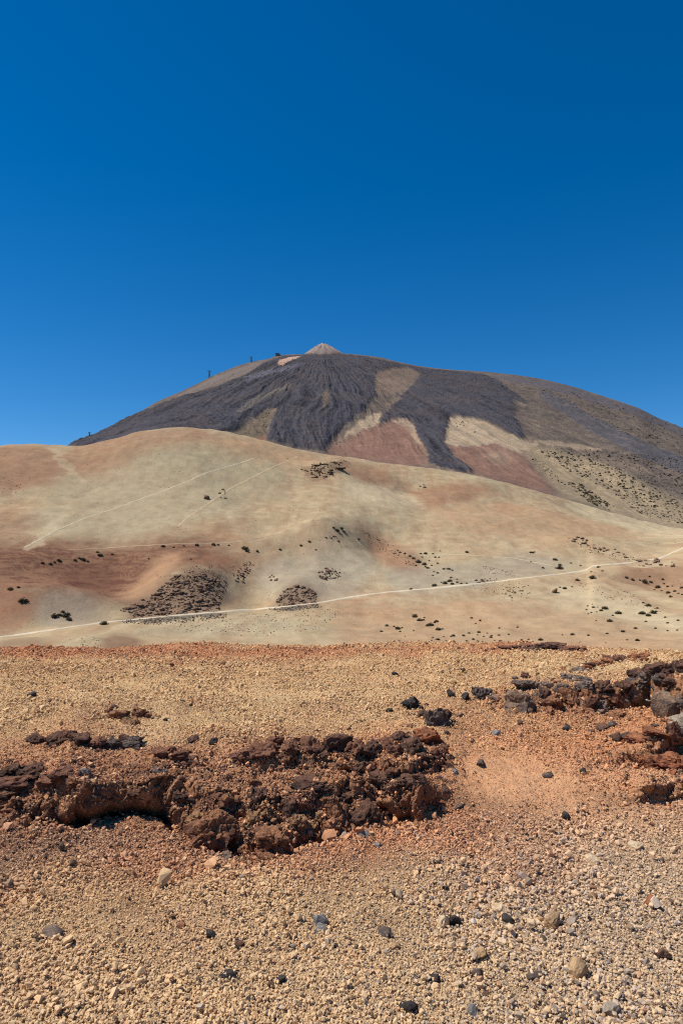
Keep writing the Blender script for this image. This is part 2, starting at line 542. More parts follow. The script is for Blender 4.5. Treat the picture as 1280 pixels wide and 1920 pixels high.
redB = vmask([(832, 828), (870, 835), (930, 828), (970, 845), (1000, 880), (1045, 928), (950, 905), (890, 890), (850, 862)], 3)
tanB = vmask([(838, 784), (870, 783), (910, 792), (940, 808), (985, 828), (1015, 834), (970, 848), (930, 832), (870, 838), (830, 832)], 2)
tanB2 = vmask([(905, 850), (940, 845), (960, 860), (940, 872), (915, 866)], 3)
tanC = vmask([(970, 838), (1000, 838), (1060, 850), (1130, 868), (1200, 905), (1290, 955), (1290, 1005), (1180, 970), (1060, 935), (1010, 885)], 3)
tanD = vmask([(1000, 836), (1030, 826), (1130, 842), (1110, 846), (1040, 838)], 2)
brnT = vmask([(702, 716), (706, 699), (738, 691), (772, 692), (786, 698), (772, 714), (748, 735), (722, 748), (706, 742)], 2)
brnL = vmask([(330, 742), (400, 708), (480, 678), (498, 674), (496, 684), (470, 698), (400, 722), (340, 746)], 2)
scrubL = vmask([(438, 814), (470, 787), (503, 766), (520, 774), (506, 800), (500, 826), (470, 822)], 3)
rustL = vmask([(470, 824), (495, 815), (500, 830), (480, 828)], 2)

# lava stands proud of the slope: steep lobed edges, levees and blocky rubble
lv = box(lava, 2, 2)
Z = Z + lv * (5 + 3.6 * strk2 * sstep(60, 400, ds) + 0.7 * strk3 * sstep(60, 400, ds) + 2.6 * jag + 5.0 * fbm2(X / 200, Y / 200, 2, 57)) * (1 - 0.8 * sstep(-200, 0, RG - sk_r[:, None]))
Z = Z + volm * (1 - lv) * (0.9 * jag + 1.2 * strk3 + 1.5 * strk2) * np.clip(1 - 0.85 * (redA + redB + tanA + tanB + 0.6 * tanC), 0, 1) * sstep(1700, 2300, RG) * (1 - 0.6 * sstep(-200, 0, RG - sk_r[:, None]))

# set the two skylines to their surveyed heights
def fit_ridge(r0, r1, target_py, wfun, skip=None):
    global Z
    m = (RR > r0) & (RR < r1)
    zz = Z - (skip if skip is not None else 0)
    act = ((zz[:, m] - EYE) / RR[m]).max(1)
    dlt = slope_of(target_py) - act
    k = 15
    ds_ = np.convolve(np.pad(dlt, k, mode='edge'), np.ones(2 * k + 1) / (2 * k + 1), 'valid')
    ds_ = np.where(np.abs(AZ) < R(44), ds_, 0)
    Z = Z + ds_[:, None] * RG * wfun
for _ in range(2):
    fit_ridge(1900, 3900, sk_py, sstep(1900, 3250, RG) * (1 - sstep(3900, 5000, RG)), np.maximum(cone_h, 0) * gul)
    fit_ridge(820, 1400, cr_py, sstep(780, 980, RG) * (1 - sstep(1330, 1480, RG)))
# ---- colours of the far land
C = np.empty(Z.shape + (3,))
TAN = alb(190, 164, 126); PALE = alb(182, 168, 134); RUST = alb(156, 108, 82); RUSTD = alb(118, 78, 62); PINK = alb(192, 150, 112); GREY = alb(172, 161, 138); CREAM = alb(214, 192, 152)
C[:] = TAN
def paint(m, c, k=1.0):
    global C
    m = np.clip(m * k, 0, 1)[..., None]
    C = C * (1 - m) + c * m
paint(sstep(0.0, 0.7, n1), PALE, 0.5)
paint(sstep(0.05, 0.8, -n1 + 0.3 * n2), PINK, 0.45)
paint((RG < 1400) * sstep(0.80, 1.25, ridge2(X / 24 + 0.4 * n1, Z / 60, 3, 215)), RUST, 0.22)
paint((RG < 1400) * sstep(0.85, 1.3, ridge2(X / 40 + 0.4 * n1, Z / 9, 3, 217)), CREAM, 0.3)
# left dome: pale middle, rusty crest and shoulders
paint(hmask([(120, 900), (300, 850), (500, 860), (560, 900), (420, 950), (300, 1000), (150, 1010), (60, 990)], 5), PALE, 0.55)
paint(hmask([(-200, 850), (0, 836), (95, 836), (130, 870), (110, 900), (0, 915), (-200, 930)], 4), RUST, 0.62)
paint(hmask([(120, 842), (250, 812), (340, 803), (420, 810), (360, 822), (280, 838), (230, 870), (150, 905), (135, 880)], 3), RUST, 0.50)
paint(hmask([(350, 806), (480, 824), (600, 852), (560, 870), (480, 850), (400, 830)], 3), PINK, 0.6)
paint(hmask([(-200, 985), (0, 960), (60, 1000), (0, 1030), (-200, 1060)], 4), RUST, 0.35)
redf = hmask([(-200, 1050), (0, 1025), (100, 1030), (220, 1030), (330, 1015), (460, 1015), (440, 1050), (340, 1055), (280, 1090), (215, 1135), (120, 1120), (0, 1110), (-200, 1110)], 7)
paint(redf, RUSTD, 0.95)
paint(hmask([(222, 1128), (258, 1092), (298, 1052), (330, 1034), (340, 1042), (296, 1086), (254, 1128)], 3), PINK, 0.7)
rip = ridge2(X / 30 + n2, (Z) / 2.2 + 0.6 * n3, 3, 211)
paint(redf * sstep(0.5, 1.2, rip), PINK, 0.35)
paint(hmask([(110, 1066), (200, 1058), (235, 1080), (205, 1104), (130, 1098)], 3), alb(104, 66, 54), 0.5)
paint(hmask([(95, 838), (106, 838), (136, 870), (152, 905), (140, 906), (120, 872)], 1), CREAM, 0.4)
paint(hmask([(40, 1033), (70, 1005), (120, 964), (136, 974), (92, 1010), (52, 1035)], 2), CREAM, 0.5)
paint(hmask([(562, 880), (600, 868), (650, 862), (655, 870), (632, 890), (600, 902), (575, 895)], 1), alb(142, 114, 90), 0.6)
paint(hmask([(330, 1060), (460, 1025), (545, 1030), (520, 1055), (420, 1060)], 3), RUST, 0.6)
paint(hmask([(520, 1030), (640, 990), (660, 1015), (560, 1050)], 3), PINK, 0.5)
paint(hmask([(-200, 1130), (0, 1105), (60, 1120), (40, 1180), (0, 1190), (-200, 1210)], 3), RUST, 0.6)
paint(hmask([(60, 1110), (150, 1120), (240, 1150), (180, 1162), (80, 1175), (60, 1140)], 3), GREY, 0.5)
paint(hmask([(200, 1190), (260, 1195), (255, 1215), (190, 1225)], 3), RUSTD, 0.6)
paint(hmask([(0, 1200), (60, 1198), (110, 1215), (0, 1225)], 3), RUSTD, 0.45)
paint(hmask([(470, 1060), (640, 1035), (700, 1045), (680, 1110), (600, 1125), (500, 1110)], 4), GREY, 0.55)
paint(hmask([(660, 985), (720, 1010), (800, 1060), (770, 1080), (700, 1040)], 4), RUST, 0.6)
paint(hmask([(630, 868), (720, 888), (770, 920), (850, 905), (960, 905), (900, 925), (780, 955), (700, 915)], 3), RUST, 0.6)
paint(hmask([(640, 900), (760, 920), (800, 950), (720, 945), (640, 925)], 3), CREAM, 0.7)
paint(hmask([(780, 955), (950, 940), (1180, 990), (1080, 1010), (900, 1000)], 4), PINK, 0.5)
paint(hmask([(1080, 935), (1280, 985), (1290, 1015), (1180, 990), (1060, 950)], 3), CREAM, 0.6)
paint(hmask([(700, 1080), (1000, 1040), (1100, 1060), (900, 1095), (760, 1110)], 4), GREY, 0.55)
paint(hmask([(980, 1080), (1120, 1110), (1280, 1160), (1280, 1190), (1100, 1140)], 4), CREAM, 0.6)
paint(hmask([(1120, 1070), (1280, 1060), (1290, 1120), (1200, 1100)], 3), RUST, 0.55)
paint(hmask([(640, 1150), (900, 1130), (1280, 1190), (1280, 1222), (640, 1215)], 4), PINK, 0.45)
paint(hmask([(215, 1145), (280, 1120), (318, 1086), (360, 1068), (428, 1085), (415, 1148), (250, 1160)], 3), alb(128, 102, 84), 0.75)
paint(hmask([(516, 1118), (540, 1100), (575, 1096), (598, 1112), (598, 1137), (518, 1142)], 3), alb(126, 100, 82), 0.75)
dgrey = alb(112, 104, 92)
paint(hmask([(215, 1163), (330, 1156), (430, 1150), (430, 1153), (330, 1163), (250, 1169)], 2), dgrey, 0.75)
paint(hmask([(500, 1142), (600, 1133), (600, 1138), (520, 1147)], 2), dgrey, 0.75)
# beyond the hill crest and the plain
paint(sstep(1380, 1480, RG), alb(150, 128, 104))
# volcano
vol = sstep(1480, 1560, RG)
SCR = alb(122, 106, 94); BRN = alb(142, 122, 104); LAVA = alb(60, 57, 61); LAVA2 = alb(98, 95, 100); LAVA3 = alb(96, 86, 82); SLT = alb(92, 91, 97)
paint(vol, BRN)
paint(vol * sstep(-0.1, 0.6, n1), SCR, 0.8)
paint(vol * sstep(0.2, 0.9, strk + 0.3 * n2), alb(100, 91, 84), 0.45)
paint(vol * sstep(0.0, 0.8, strk3 + 0.4 * strk2 + 0.4 * jag), alb(84, 76, 72), 0.42)
paint(vol * sstep(0.3, 1.0, -strk3 + 0.3 * n2), alb(146, 128, 110), 0.5)
paint(vol * sstep(0.3, 0.9, n2 + 0.4 * strk2), alb(148, 130, 110), 0.35)
paint(brnL, alb(132, 118, 108), 0.8)
paint(scrubL * sstep(-0.6, 0.3, n3 + strk3), alb(130, 112, 88), 0.8); paint(rustL, RUST, 0.6)
paint(skyd, LAVA2, 0.6)
paint(slate * sstep(-0.9, 0.3, strk3), SLT, 0.7)
RVC = alb(152, 114, 95); TVC = alb(184, 160, 130)
paint(tanC, alb(184, 160, 124), 0.75)
paint(tanD, TVC, 0.7)
paint(redA, RVC, 0.9); paint(tanA, TVC, 0.8); paint(tipA, TVC, 0.6)
paint(redB, RVC, 0.9); paint(tanB, TVC, 0.9); paint(tanB2, TVC, 0.6)
paint(brnT, alb(132, 112, 96), 0.75)
scr2 = tanC * sstep(0.1, 0.7, n3 + 0.6 * n2)
lm = lava
paint(lm, LAVA, 0.97)
paint(lm * sstep(0.5, 1.3, strk2 + 0.3 * strk3 + 0.3 * jag), LAVA2, 0.45)
paint(lm * sstep(0.2, 0.9, -strk3 - 0.5 * strk2), alb(46, 45, 50), 0.6)
paint(lm * sstep(0.2, 0.9, n1 + 0.5 * strk), LAVA3, 0.45)
gst = vmask([(455, 712), (500, 698), (560, 686), (575, 684), (545, 697), (500, 708), (462, 720)], 2)
paint(gst, LAVA2 * 1.35, 0.7)
paint(streakL, alb(136, 124, 106), 0.45); paint(patchT, alb(134, 114, 90), 0.45)
paint(patchP, alb(206, 168, 142))
conec = sstep(124, 112, ds)
CONE = alb(160, 140, 128)
paint(conec, CONE)
paint(conec * sstep(0.0, 0.7, fbm2(th * 5, ds / 60, 3, 301)), alb(128, 112, 102), 0.6)
paint(conec * sstep(40, 10, ds), alb(196, 176, 164), 0.6)
C *= (1 + 0.10 * n3)[..., None]
C = np.clip(C, 0.01, 0.75)
far = Land(AZ, RR, Z)

# ---- split into the pieces of land
na, nr = Z.shape
idx = np.arange(na * nr).reshape(na, nr)
Q = np.stack([idx[:-1, :-1], idx[1:, :-1], idx[1:, 1:], idx[:-1, 1:]], -1)[:, :, ::-1].reshape(-1, 4)
V = np.stack([X, Y, Z], -1).reshape(-1, 3)
Cf = C.reshape(-1, 3)
fr = RG[:-1, :-1].reshape(-1)
f_l = ((lava[:-1, :-1] + lava[1:, 1:] + lava[1:, :-1] + lava[:-1, 1:]) / 4).reshape(-1)
f_c = ds[:-1, :-1].reshape(-1) < 118
f_hill = fr < 1400
f_lav = (~f_hill) & (~f_c) & (f_l > 0.5)
f_rest = (~f_hill) & (~f_c) & (~f_lav)
def piece(name, sel, mat, label, cat, smooth=True):
    q = Q[sel]
    u, inv = np.unique(q, return_inverse=True)
    o = obj(name, mesh_np(name, V[u], inv.reshape(q.shape), mat, Cf[u], smooth))
    tag(o, label, cat, kind='structure')
    return o
piece('hill_slope', f_hill, M_hill, 'smooth tan and rust pumice hills rolling below the volcano', 'hill')
piece('volcano', f_rest, M_volc, 'brown rocky flanks of the great volcano on the skyline', 'mountain', False)
piece('lava_flow', f_lav, M_volc, 'black blocky lava flows pouring down the volcano face', 'lava flow', False)
piece('summit_cone', f_c, M_volc, 'small pale summit cone on top of the volcano', 'summit')

# ------------------------------------------------------------------ dirt track and footpaths draped over the hills
def strip(name, pts, width, c, rmin, label, lift=0.32, wob=0.2, step=5.0):
    p = far.path(pts, rmin, step)
    # even spacing along the way
    d = np.r_[0, np.cumsum(np.hypot(*np.diff(p, axis=0).T))]
    keep = np.r_[True, np.diff(d) > 1e-3]; p = p[keep]; d = d[keep]
    n = int(d[-1] / 1.6)
    s = np.linspace(0, d[-1], n)
    px_ = np.interp(s, d, p[:, 0]); py_ = np.interp(s, d, p[:, 1])
    for _ in range(6):
        px_[1:-1] = (px_[:-2] + 2 * px_[1:-1] + px_[2:]) / 4; py_[1:-1] = (py_[:-2] + 2 * py_[1:-1] + py_[2:]) / 4
    tx = np.gradient(px_); ty = np.gradient(py_); l = np.hypot(tx, ty); nx, ny = -ty / l, tx / l
    cols = 5
    Vv = []; Cc = []
    for k in range(cols):
        t = k / (cols - 1) - 0.5
        w = width * (1 + wob * fbm2(s / 9 + 31 * (k > 2), s * 0 + k * 0.1, 3, 5)) * np.minimum(1, np.minimum(s, s[-1] - s) / 12 + 0.05)
        qx = px_ + nx * t * w; qy = py_ + ny * t * w
        qz = far.h(qx, qy) + lift * (1 if abs(t) < 0.45 else -0.6)
        Vv.append(np.stack([qx, qy, qz], 1))
        Cc.append(np.tile(c, (n, 1)) * (1 + 0.08 * fbm2(qx / 6, qy / 6, 2, 9))[:, None])
    Vv = np.array(Vv).reshape(-1, 3); Cc = np.array(Cc).reshape(-1, 3)
    ii = np.arange(cols * n).reshape(cols, n)
    Fq = np.stack([ii[:-1, :-1], ii[:-1, 1:], ii[1:, 1:], ii[1:, :-1]], -1).reshape(-1, 4)
    o = obj(name, mesh_np(name, Vv, Fq, M_track, Cc))
    nrm = Vector((0, 0, 1))
    if o.data.polygons[10].normal.z < 0: o.data.flip_normals()
    tag(o, label, 'path', kind='structure')
    return o
strip('dirt_track', [p for p in ROAD if -200 <= p[0] <= 1340], 4.2, alb(222, 204, 172), 325, 'pale dirt track running across the foot of the hills')
strip('footpath', [(40, 1030), (75, 1012), (110, 993), (160, 972), (220, 952), (280, 930), (340, 908), (390, 886), (440, 872), (482, 858)], 3.4, alb(208, 188, 152), 325, 'faint pale footpath climbing across the big tan dome', wob=0.5)
strip('footpath', [(332, 990), (350, 972), (392, 944), (430, 918), (480, 892), (530, 868), (560, 856)], 3.4, alb(204, 178, 140), 325, 'straight sandy footpath up past the lone dark boulder', wob=0.5)
strip('footpath', [(110, 1032), (180, 1029), (250, 1024), (330, 1020), (440, 1018), (520, 1002), (590, 985)], 1.5, alb(196, 166, 134), 325, 'thin level footpath above the rust coloured fold', wob=0.5)
strip('footpath', [(1040, 1062), (960, 1046), (860, 1040), (760, 1042)], 2.0, alb(208, 190, 152), 325, 'thin pale footpath over the grey knoll above the track', wob=0.5)

# ------------------------------------------------------------------ near ground
def P(px, py, z=0.0):
    a, t = sight(px, py)
    r = (z - EYE) / t
    return np.array([r * np.sin(a), r * np.cos(a)])
nz_in = np.linspace(R(-29), R(29), 520)
nz_l = np.concatenate([np.linspace(-math.pi, R(-64), 30, endpoint=False), np.linspace(R(-64), R(-29), 64, endpoint=False)])
NAZ = np.concatenate([nz_l, nz_in, -nz_l[::-1]])
NRR = np.concatenate([np.geomspace(0.35, 2.2, 12, endpoint=False), np.linspace(2.2, 3.9, 90, endpoint=False), np.linspace(3.9, 6.2, 240, endpoint=False), np.linspace(6.2, 9.2, 150, endpoint=False), np.linspace(9.2, 13.5, 70, endpoint=False), np.linspace(13.5, 22, 14)])
NA, NR = np.meshgrid(NAZ, NRR, indexing='ij')
SX, SY = np.sin(NA), np.cos(NA)
NX = NR * SX; NY = NR * SY
tx = NX / np.maximum(NY, 0.3)                                     # map bearing of each point
tx = np.where(NY > 0.05, tx, np.sign(NX) * 9)
def lineY(pts, z):
    """a scarp line on the map: its distance for every bearing"""
    q = np.array([P(a, b, z) for a, b in pts])
    br = q[:, 0] / q[:, 1]
    d = np.hypot(q[:, 0], q[:, 1])
    return pchip(br, d, np.clip(tx, br[0], br[-1]))
def prof(pts):
    q = np.array([[P(a, 1500, 0)[0] / P(a, 1500, 0)[1], v] for a, v in pts])
    return pchip(q[:, 0], q[:, 1], np.clip(tx, q[0, 0], q[-1, 0]))
wobA = 0.05 * fbm2(NX * 3, NY * 3, 3, 401) + 0.03 * fbm2(NX * 11, NY * 11, 3, 403)
NZ = np.zeros_like(NX)
PULL = np.zeros_like(NX)        # how far the land leans out toward the valley side of each scarp
FACE = np.zeros_like(NX)        # 1 on the steep faces
def scarp(line, height, width, over, back=0.8, soft=None, steep=0.92, low=0.22):
    """a step in the land: undercut foot, near vertical face, lip; 'soft' 1 turns it into a gentle bank"""
    global NZ, PULL, FACE
    g = NR - line + wobA
    u = 0.30
    z1 = low * sstep(0, u, g / width) + (1 - low) * sstep(u, 1.0, g / width)
    hard = 1 - (soft if soft is not None else 0)
    zs_ = sstep(0, 1.8, g + 0.5)
    NZ = NZ + height * (z1 * hard + zs_ * (1 - hard))
    front = over * sstep(0, u, g / width) + np.clip(g - u * width, 0, (1 - u) * width) * steep
    full = over + (1 - u) * width * steep
    dec = 1 - sstep(width, width + back + full * 2, g)
    PULL = PULL + np.where(g < width, front, full * dec) * hard * (g > 0)
    FACE = np.maximum(FACE, sstep(-0.02, 0.03, g) * (1 - sstep(width, width + 0.06, g)) * hard)
    return g
# main scarp (gully edge): broken and undercut at the left and middle, a soft bank at the right
sA = lineY([(-60, 1560), (30, 1560), (100, 1552), (150, 1532), (220, 1514), (290, 1516), (335, 1548), (400, 1580), (470, 1590), (540, 1585), (600, 1570), (660, 1552), (720, 1530), (760, 1530), (800, 1545), (880, 1540), (1340, 1540)], -0.02)
gA = scarp(sA, prof([(-60, 0.14), (60, 0.15), (160, 0.23), (300, 0.23), (360, 0.20), (500, 0.19), (1340, 0.21)]), prof([(-60, 0.3), (150, 0.24), (300, 0.24), (370, 0.42), (640, 0.42), (720, 0.26), (1340, 0.3)]), prof([(-60, 0.0), (90, 0.02), (135, 0.22), (175, 0.36), (265, 0.36), (310, 0.20), (350, 0.03), (500, 0.04), (700, 0.05), (740, 0.16), (775, 0.12), (800, 0.02), (1340, 0)]),
           soft=prof([(-300, 1.0), (-60, 0.9), (40, 0.85), (100, 0.35), (130, 0.0), (780, 0.0), (830, 0.5), (900, 1.0), (1340, 1.0)]), steep=prof([(-60, 0.4), (120, 0.7), (170, 0.9), (290, 0.9), (350, 0.3), (600, 0.2), (680, 0.4), (730, 0.95), (780, 0.9), (820, 0.4), (1340, 0.3)]), low=prof([(-60, 0.22), (110, 0.22), (160, 0.5), (280, 0.5), (330, 0.25), (700, 0.25), (740, 0.5), (770, 0.4), (800, 0.2), (1340, 0.2)]))
gd = prof([(-60, 0.0), (80, 0.0), (150, 0.11), (290, 0.11), (360, 0.02), (430, 0.06), (520, 0.09), (600, 0.05), (700, 0.04), (750, 0.07), (790, 0.03), (860, 0.0), (1340, 0)])
NZ -= gd * np.exp(-(gA / 0.20) ** 2) * (gA < 0) + gd * (gA >= 0) * (1 - sstep(0.0, 0.10, gA))
NZ += 0.045 * np.exp(-((NR - 3.75) / 0.35) ** 2) * prof([(-60, 0), (250, 0.0), (420, 0.3), (640, 1.0), (900, 0.8), (1100, 0.2), (1340, 0)])
# second band
sB = lineY([(-60, 1462), (30, 1468), (120, 1476), (160, 1446), (200, 1410), (280, 1414), (340, 1432), (400, 1432), (450, 1432), (600, 1424), (720, 1418), (820, 1420), (900, 1400), (1340, 1400)], 0.24)
scarp(sB, prof([(-60, 0.07), (140, 0.07), (180, 0.05), (300, 0.05), (450, 0.07), (640, 0.09), (820, 0.08), (900, 0.06), (1340, 0.06)]), 0.14, prof([(-60, 0.03), (140, 0.03), (180, 0), (420, 0), (480, 0.03), (800, 0.03), (840, 0), (1340, 0)]), steep=0.5,
      soft=prof([(-400, 1.0), (-200, 0.6), (-60, 0.0), (140, 0.1), (180, 0.6), (280, 0.3), (400, 0.7), (450, 0.1), (820, 0.1), (870, 1.0), (1340, 1.0)]))
# right-hand rock wall
sC = lineY([(780, 1310), (860, 1314), (905, 1320), (975, 1338), (1040, 1334), (1100, 1336), (1160, 1328), (1215, 1322), (1250, 1350), (1340, 1375)], 0.27)
zb = NZ.copy()
NZ = np.zeros_like(NX)
gC = scarp(sC, prof([(780, 0.0), (850, 0.02), (900, 0.06), (975, 0.12), (1050, 0.11), (1150, 0.15), (1250, 0.30), (1340, 0.32)]), 0.24, prof([(780, 0), (900, 0.02), (1200, 0.03), (1240, 0.05), (1340, 0.05)]), back=0.9, soft=prof([(780, 1), (880, 0.9), (930, 0.2), (1340, 0.0)]), steep=prof([(780, 0.3), (1180, 0.45), (1230, 0.9), (1340, 0.95)]))
NZ = zb + NZ * (1 - sstep(0.5, 3.4, gC))
# lower right-hand banks
zb = NZ.copy(); NZ = np.zeros_like(NX)
sD = lineY([(1050, 1405), (1180, 1402), (1230, 1397), (1262, 1387), (1340, 1382)], 0.26)
gD = scarp(sD, prof([(1050, 0.0), (1150, 0.03), (1240, 0.09), (1340, 0.12)]), 0.14, prof([(1050, 0), (1200, 0.03), (1250, 0.10), (1340, 0.1)]), soft=prof([(1050, 1), (1160, 0.5), (1220, 0.0), (1340, 0)]))
NZ = zb + NZ * (1 - sstep(0.4, 1.5, gD))
zb = NZ.copy(); NZ = np.zeros_like(NX)
sE = lineY([(1050, 1460), (1190, 1452), (1240, 1447), (1340, 1442)], 0.24)
gE = scarp(sE, prof([(1050, 0.0), (1170, 0.02), (1215, 0.08), (1340, 0.09)]), 0.12, prof([(1050, 0), (1190, 0.03), (1220, 0.06), (1340, 0.06)]), back=0.3, soft=prof([(1050, 1), (1170, 0.8), (1205, 0.0), (1340, 0)]))
NZ = zb + NZ * (1 - sstep(0.2, 0.6, gE))
# the far rim where the ground falls away to the valley
cy = lineY([(-60, 1219), (0, 1219), (200, 1215), (500, 1212), (800, 1211), (940, 1214), (1060, 1218), (1200, 1222), (1340, 1222)], 0.27)
crest = prof([(-60, 11.2), (300, 11.4), (800, 11.4), (1000, 11.0), (1340, 10.4)])
zcrest = EYE - crest * (EYE - 0.27) / cy
blend = sstep(0, 1, (NR - 6.8) / (crest - 6.8))
NZ = 0.30 + (NZ - 0.30) * (1 - blend) + (zcrest - 0.30) * blend
NZ -= sstep(0, 9, NR - crest) * 5.2 + np.maximum(0, NR - crest) ** 2 * 0.02
NZ += 0.035 * fbm2(NX / 1.1, NY / 1.1, 3, 411) * sstep(2, 5, NR) + 0.012 * fbm2(NX / 0.22, NY / 0.22, 3, 413)
NZ += 0.05 * fbm2(NX / 2.6, NY * 0 + 0.3, 3, 423) * sstep(8, 10.5, NR)
rough = np.exp(-((gA - 0.2) / 0.40) ** 2) * prof([(-60, 0.3), (80, 0.8), (780, 1), (860, 0.25), (1340, 0.1)]) + 0.8 * np.exp(-((NR - sB - 0.15) / 0.35) ** 2) * prof([(-60, 1), (140, 1), (200, 0.5), (840, 1), (900, 0.1), (1340, 0.1)]) \
    + 0.9 * np.exp(-((gC - 0.25) / 0.5) ** 2) * prof([(780, 0), (900, 0.8), (1340, 1)]) + 0.8 * np.exp(-((gD - 0.1) / 0.25) ** 2) * prof([(1050, 0), (1200, 1), (1340, 1)]) + 0.8 * np.exp(-((gE - 0.1) / 0.2) ** 2) * prof([(1050, 0), (1200, 1), (1340, 1)])
rough = np.clip(rough, 0, 1.1)
# lean the faces out, then break them into blocks and crumbs
RP = NR - PULL
GX = RP * SX; GY = RP * SY; GZ = NZ
p3 = np.stack([GX, GY, GZ], -1).reshape(-1, 3)
sel = (rough.reshape(-1) > 0.06) & (np.abs(NA.reshape(-1)) < R(30))
q = p3[sel]
q2 = q + 0.03 * np.stack([fbm3(q * 9, 2, 1), fbm3(q * 9 + 9, 2, 2), fbm3(q * 9 + 19, 2, 3)], 1)
d1, d2, cid = cells3(q2 * (7.5, 7.5, 9.5), 5)
e1, e2, cid2 = cells3(q2 * 19, 8)
blk = 0.055 * (cid - 0.45) - 0.030 * np.exp(-(d2 - d1) / 0.10) + 0.022 * (cid2 - 0.5) - 0.012 * np.exp(-(e2 - e1) / 0.12) + 0.010 * fbm3(q * 40, 2, 4)
rr_ = rough.reshape(-1)[sel]; fc_ = FACE.reshape(-1)[sel]
txs = tx.reshape(-1)[sel]
q0 = P(215, 1540)
out = blk * rr_ * (1 - 0.6 * np.exp(-((txs - q0[0] / q0[1]) / 0.075) ** 2) * (np.abs(gA.reshape(-1)[sel] - 0.1) < 0.4))
ax_ = SX.reshape(-1)[sel]; ay_ = SY.reshape(-1)[sel]
p3[sel, 0] -= ax_ * out * (0.25 + 0.75 * fc_); p3[sel, 1] -= ay_ * out * (0.25 + 0.75 * fc_); p3[sel, 2] += out * (0.9 - 0.45 * fc_)
crack = np.zeros(NX.size); crack[sel] = rr_ * np.exp(-(d2 - d1) / 0.15)
celln = np.zeros(NX.size); celln[sel] = cid
p3[:, 2] += 0.004 * fbm2(p3[:, 0] / 0.04, p3[:, 1] / 0.04, 2, 421)
G3 = p3.reshape(NX.shape + (3,))
near = Land(NAZ, NRR, G3[..., 2])

# colours of the cinder ground: soft-edged drifts of different gravel
OCH = alb(202, 160, 114); OCHY = alb(202, 166, 120); ORG = alb(188, 126, 86); RED = alb(166, 104, 74); BRW = alb(146, 102, 78); GRB = alb(158, 124, 100); SND = alb(232, 172, 124); GRV = alb(222, 186, 140); GRVG = alb(204, 176, 142); PAL = alb(210, 178, 132)
DRIFT = [  # surveyed centre, half-width, half-height, colour, strength
    (640, 1290, 900, 70, OCHY, 1.0), (300, 1330, 380, 45, PAL, 0.9), (640, 1330, 160, 40, PAL, 0.7), (640, 1222, 900, 6, alb(178, 118, 82), 0.6), (200, 1226, 400, 9, alb(182, 122, 84), 0.8), (880, 1235, 200, 14, OCHY, 0.8),
    (1150, 1250, 160, 16, PAL, 0.8), (1000, 1385, 260, 50, ORG, 0.9), (700, 1440, 160, 40, ORG, 0.9), (250, 1440, 300, 35, ORG, 0.9), (0, 1400, 160, 40, RED, 0.7), (960, 1450, 130, 34, SND, 0.95),
    (1150, 1400, 130, 40, ORG, 0.9), (1180, 1350, 90, 30, ORG, 0.9), (200, 1500, 260, 40, BRW, 0.8), (450, 1540, 260, 60, BRW, 0.8), (860, 1540, 230, 60, ORG, 0.75), (700, 1590, 200, 40, ORG, 0.6), (1100, 1560, 220, 70, GRVG, 0.8),
    (120, 1600, 180, 45, GRB, 0.95), (300, 1620, 120, 25, ORG, 0.7), (-40, 1530, 120, 60, BRW, 0.9), (500, 1650, 250, 40, GRV, 0.5), (200, 1680, 320, 40, OCH, 0.6), (1150, 1680, 260, 80, GRVG, 0.8),
    (640, 1780, 500, 80, GRV, 0.9), (200, 1850, 500, 110, GRV, 1.0), (1150, 1860, 260, 110, GRVG, 0.9), (640, 1900, 700, 60, GRV, 0.7), (540, 1400, 90, 20, BRW, 0.6), (720, 1500, 90, 25, ORG, 0.9), (60, 1470, 120, 26, BRW, 0.7), (1090, 1290, 120, 30, BRW, 0.5)]
def ground_colour(x, y):
    x = np.asarray(x, float); y = np.asarray(y, float)
    out = np.tile(OCH, x.shape + (1,)) * 0.35
    wsum = np.full(x.shape, 0.35)
    rr = np.hypot(x, y)
    wx = x + 0.05 * rr * fbm2(x * 1.7, y * 1.7, 3, 501); wy = y + 0.07 * rr * fbm2(x * 1.7, y * 1.7, 3, 503)
    for (px, py, hw, hh, c, k) in DRIFT_M:
        w = k * np.exp(-(((wx - px) / hw) ** 2 + ((wy - py) / hh) ** 2)) * 2.2
        out = out + w[..., None] * c
        wsum = wsum + w
    out = out / wsum[..., None]
    mo = sstep(0.15, 0.8, fbm2(x * 1.4, y * 0.9, 4, 507))[..., None] * 0.32
    out = out * (1 - mo) + alb(150, 104, 76) * mo
    return out * (1 + 0.12 * fbm2(x * 2.3, y * 2.3, 3, 509))[..., None]
DRIFT_M = []
for (px, py, hw, hh, c, k) in DRIFT:
    x0, y0, z0 = near.at(px, py)
    d = math.sqrt(x0 * x0 + y0 * y0 + (EYE - z0) ** 2)
    sinp = (EYE - z0) / d
    DRIFT_M.append((x0, y0, hw * d / FPX, hh * d / FPX / sinp, c, k))
GC = ground_colour(G3[..., 0], G3[..., 1]).reshape(-1, 3)
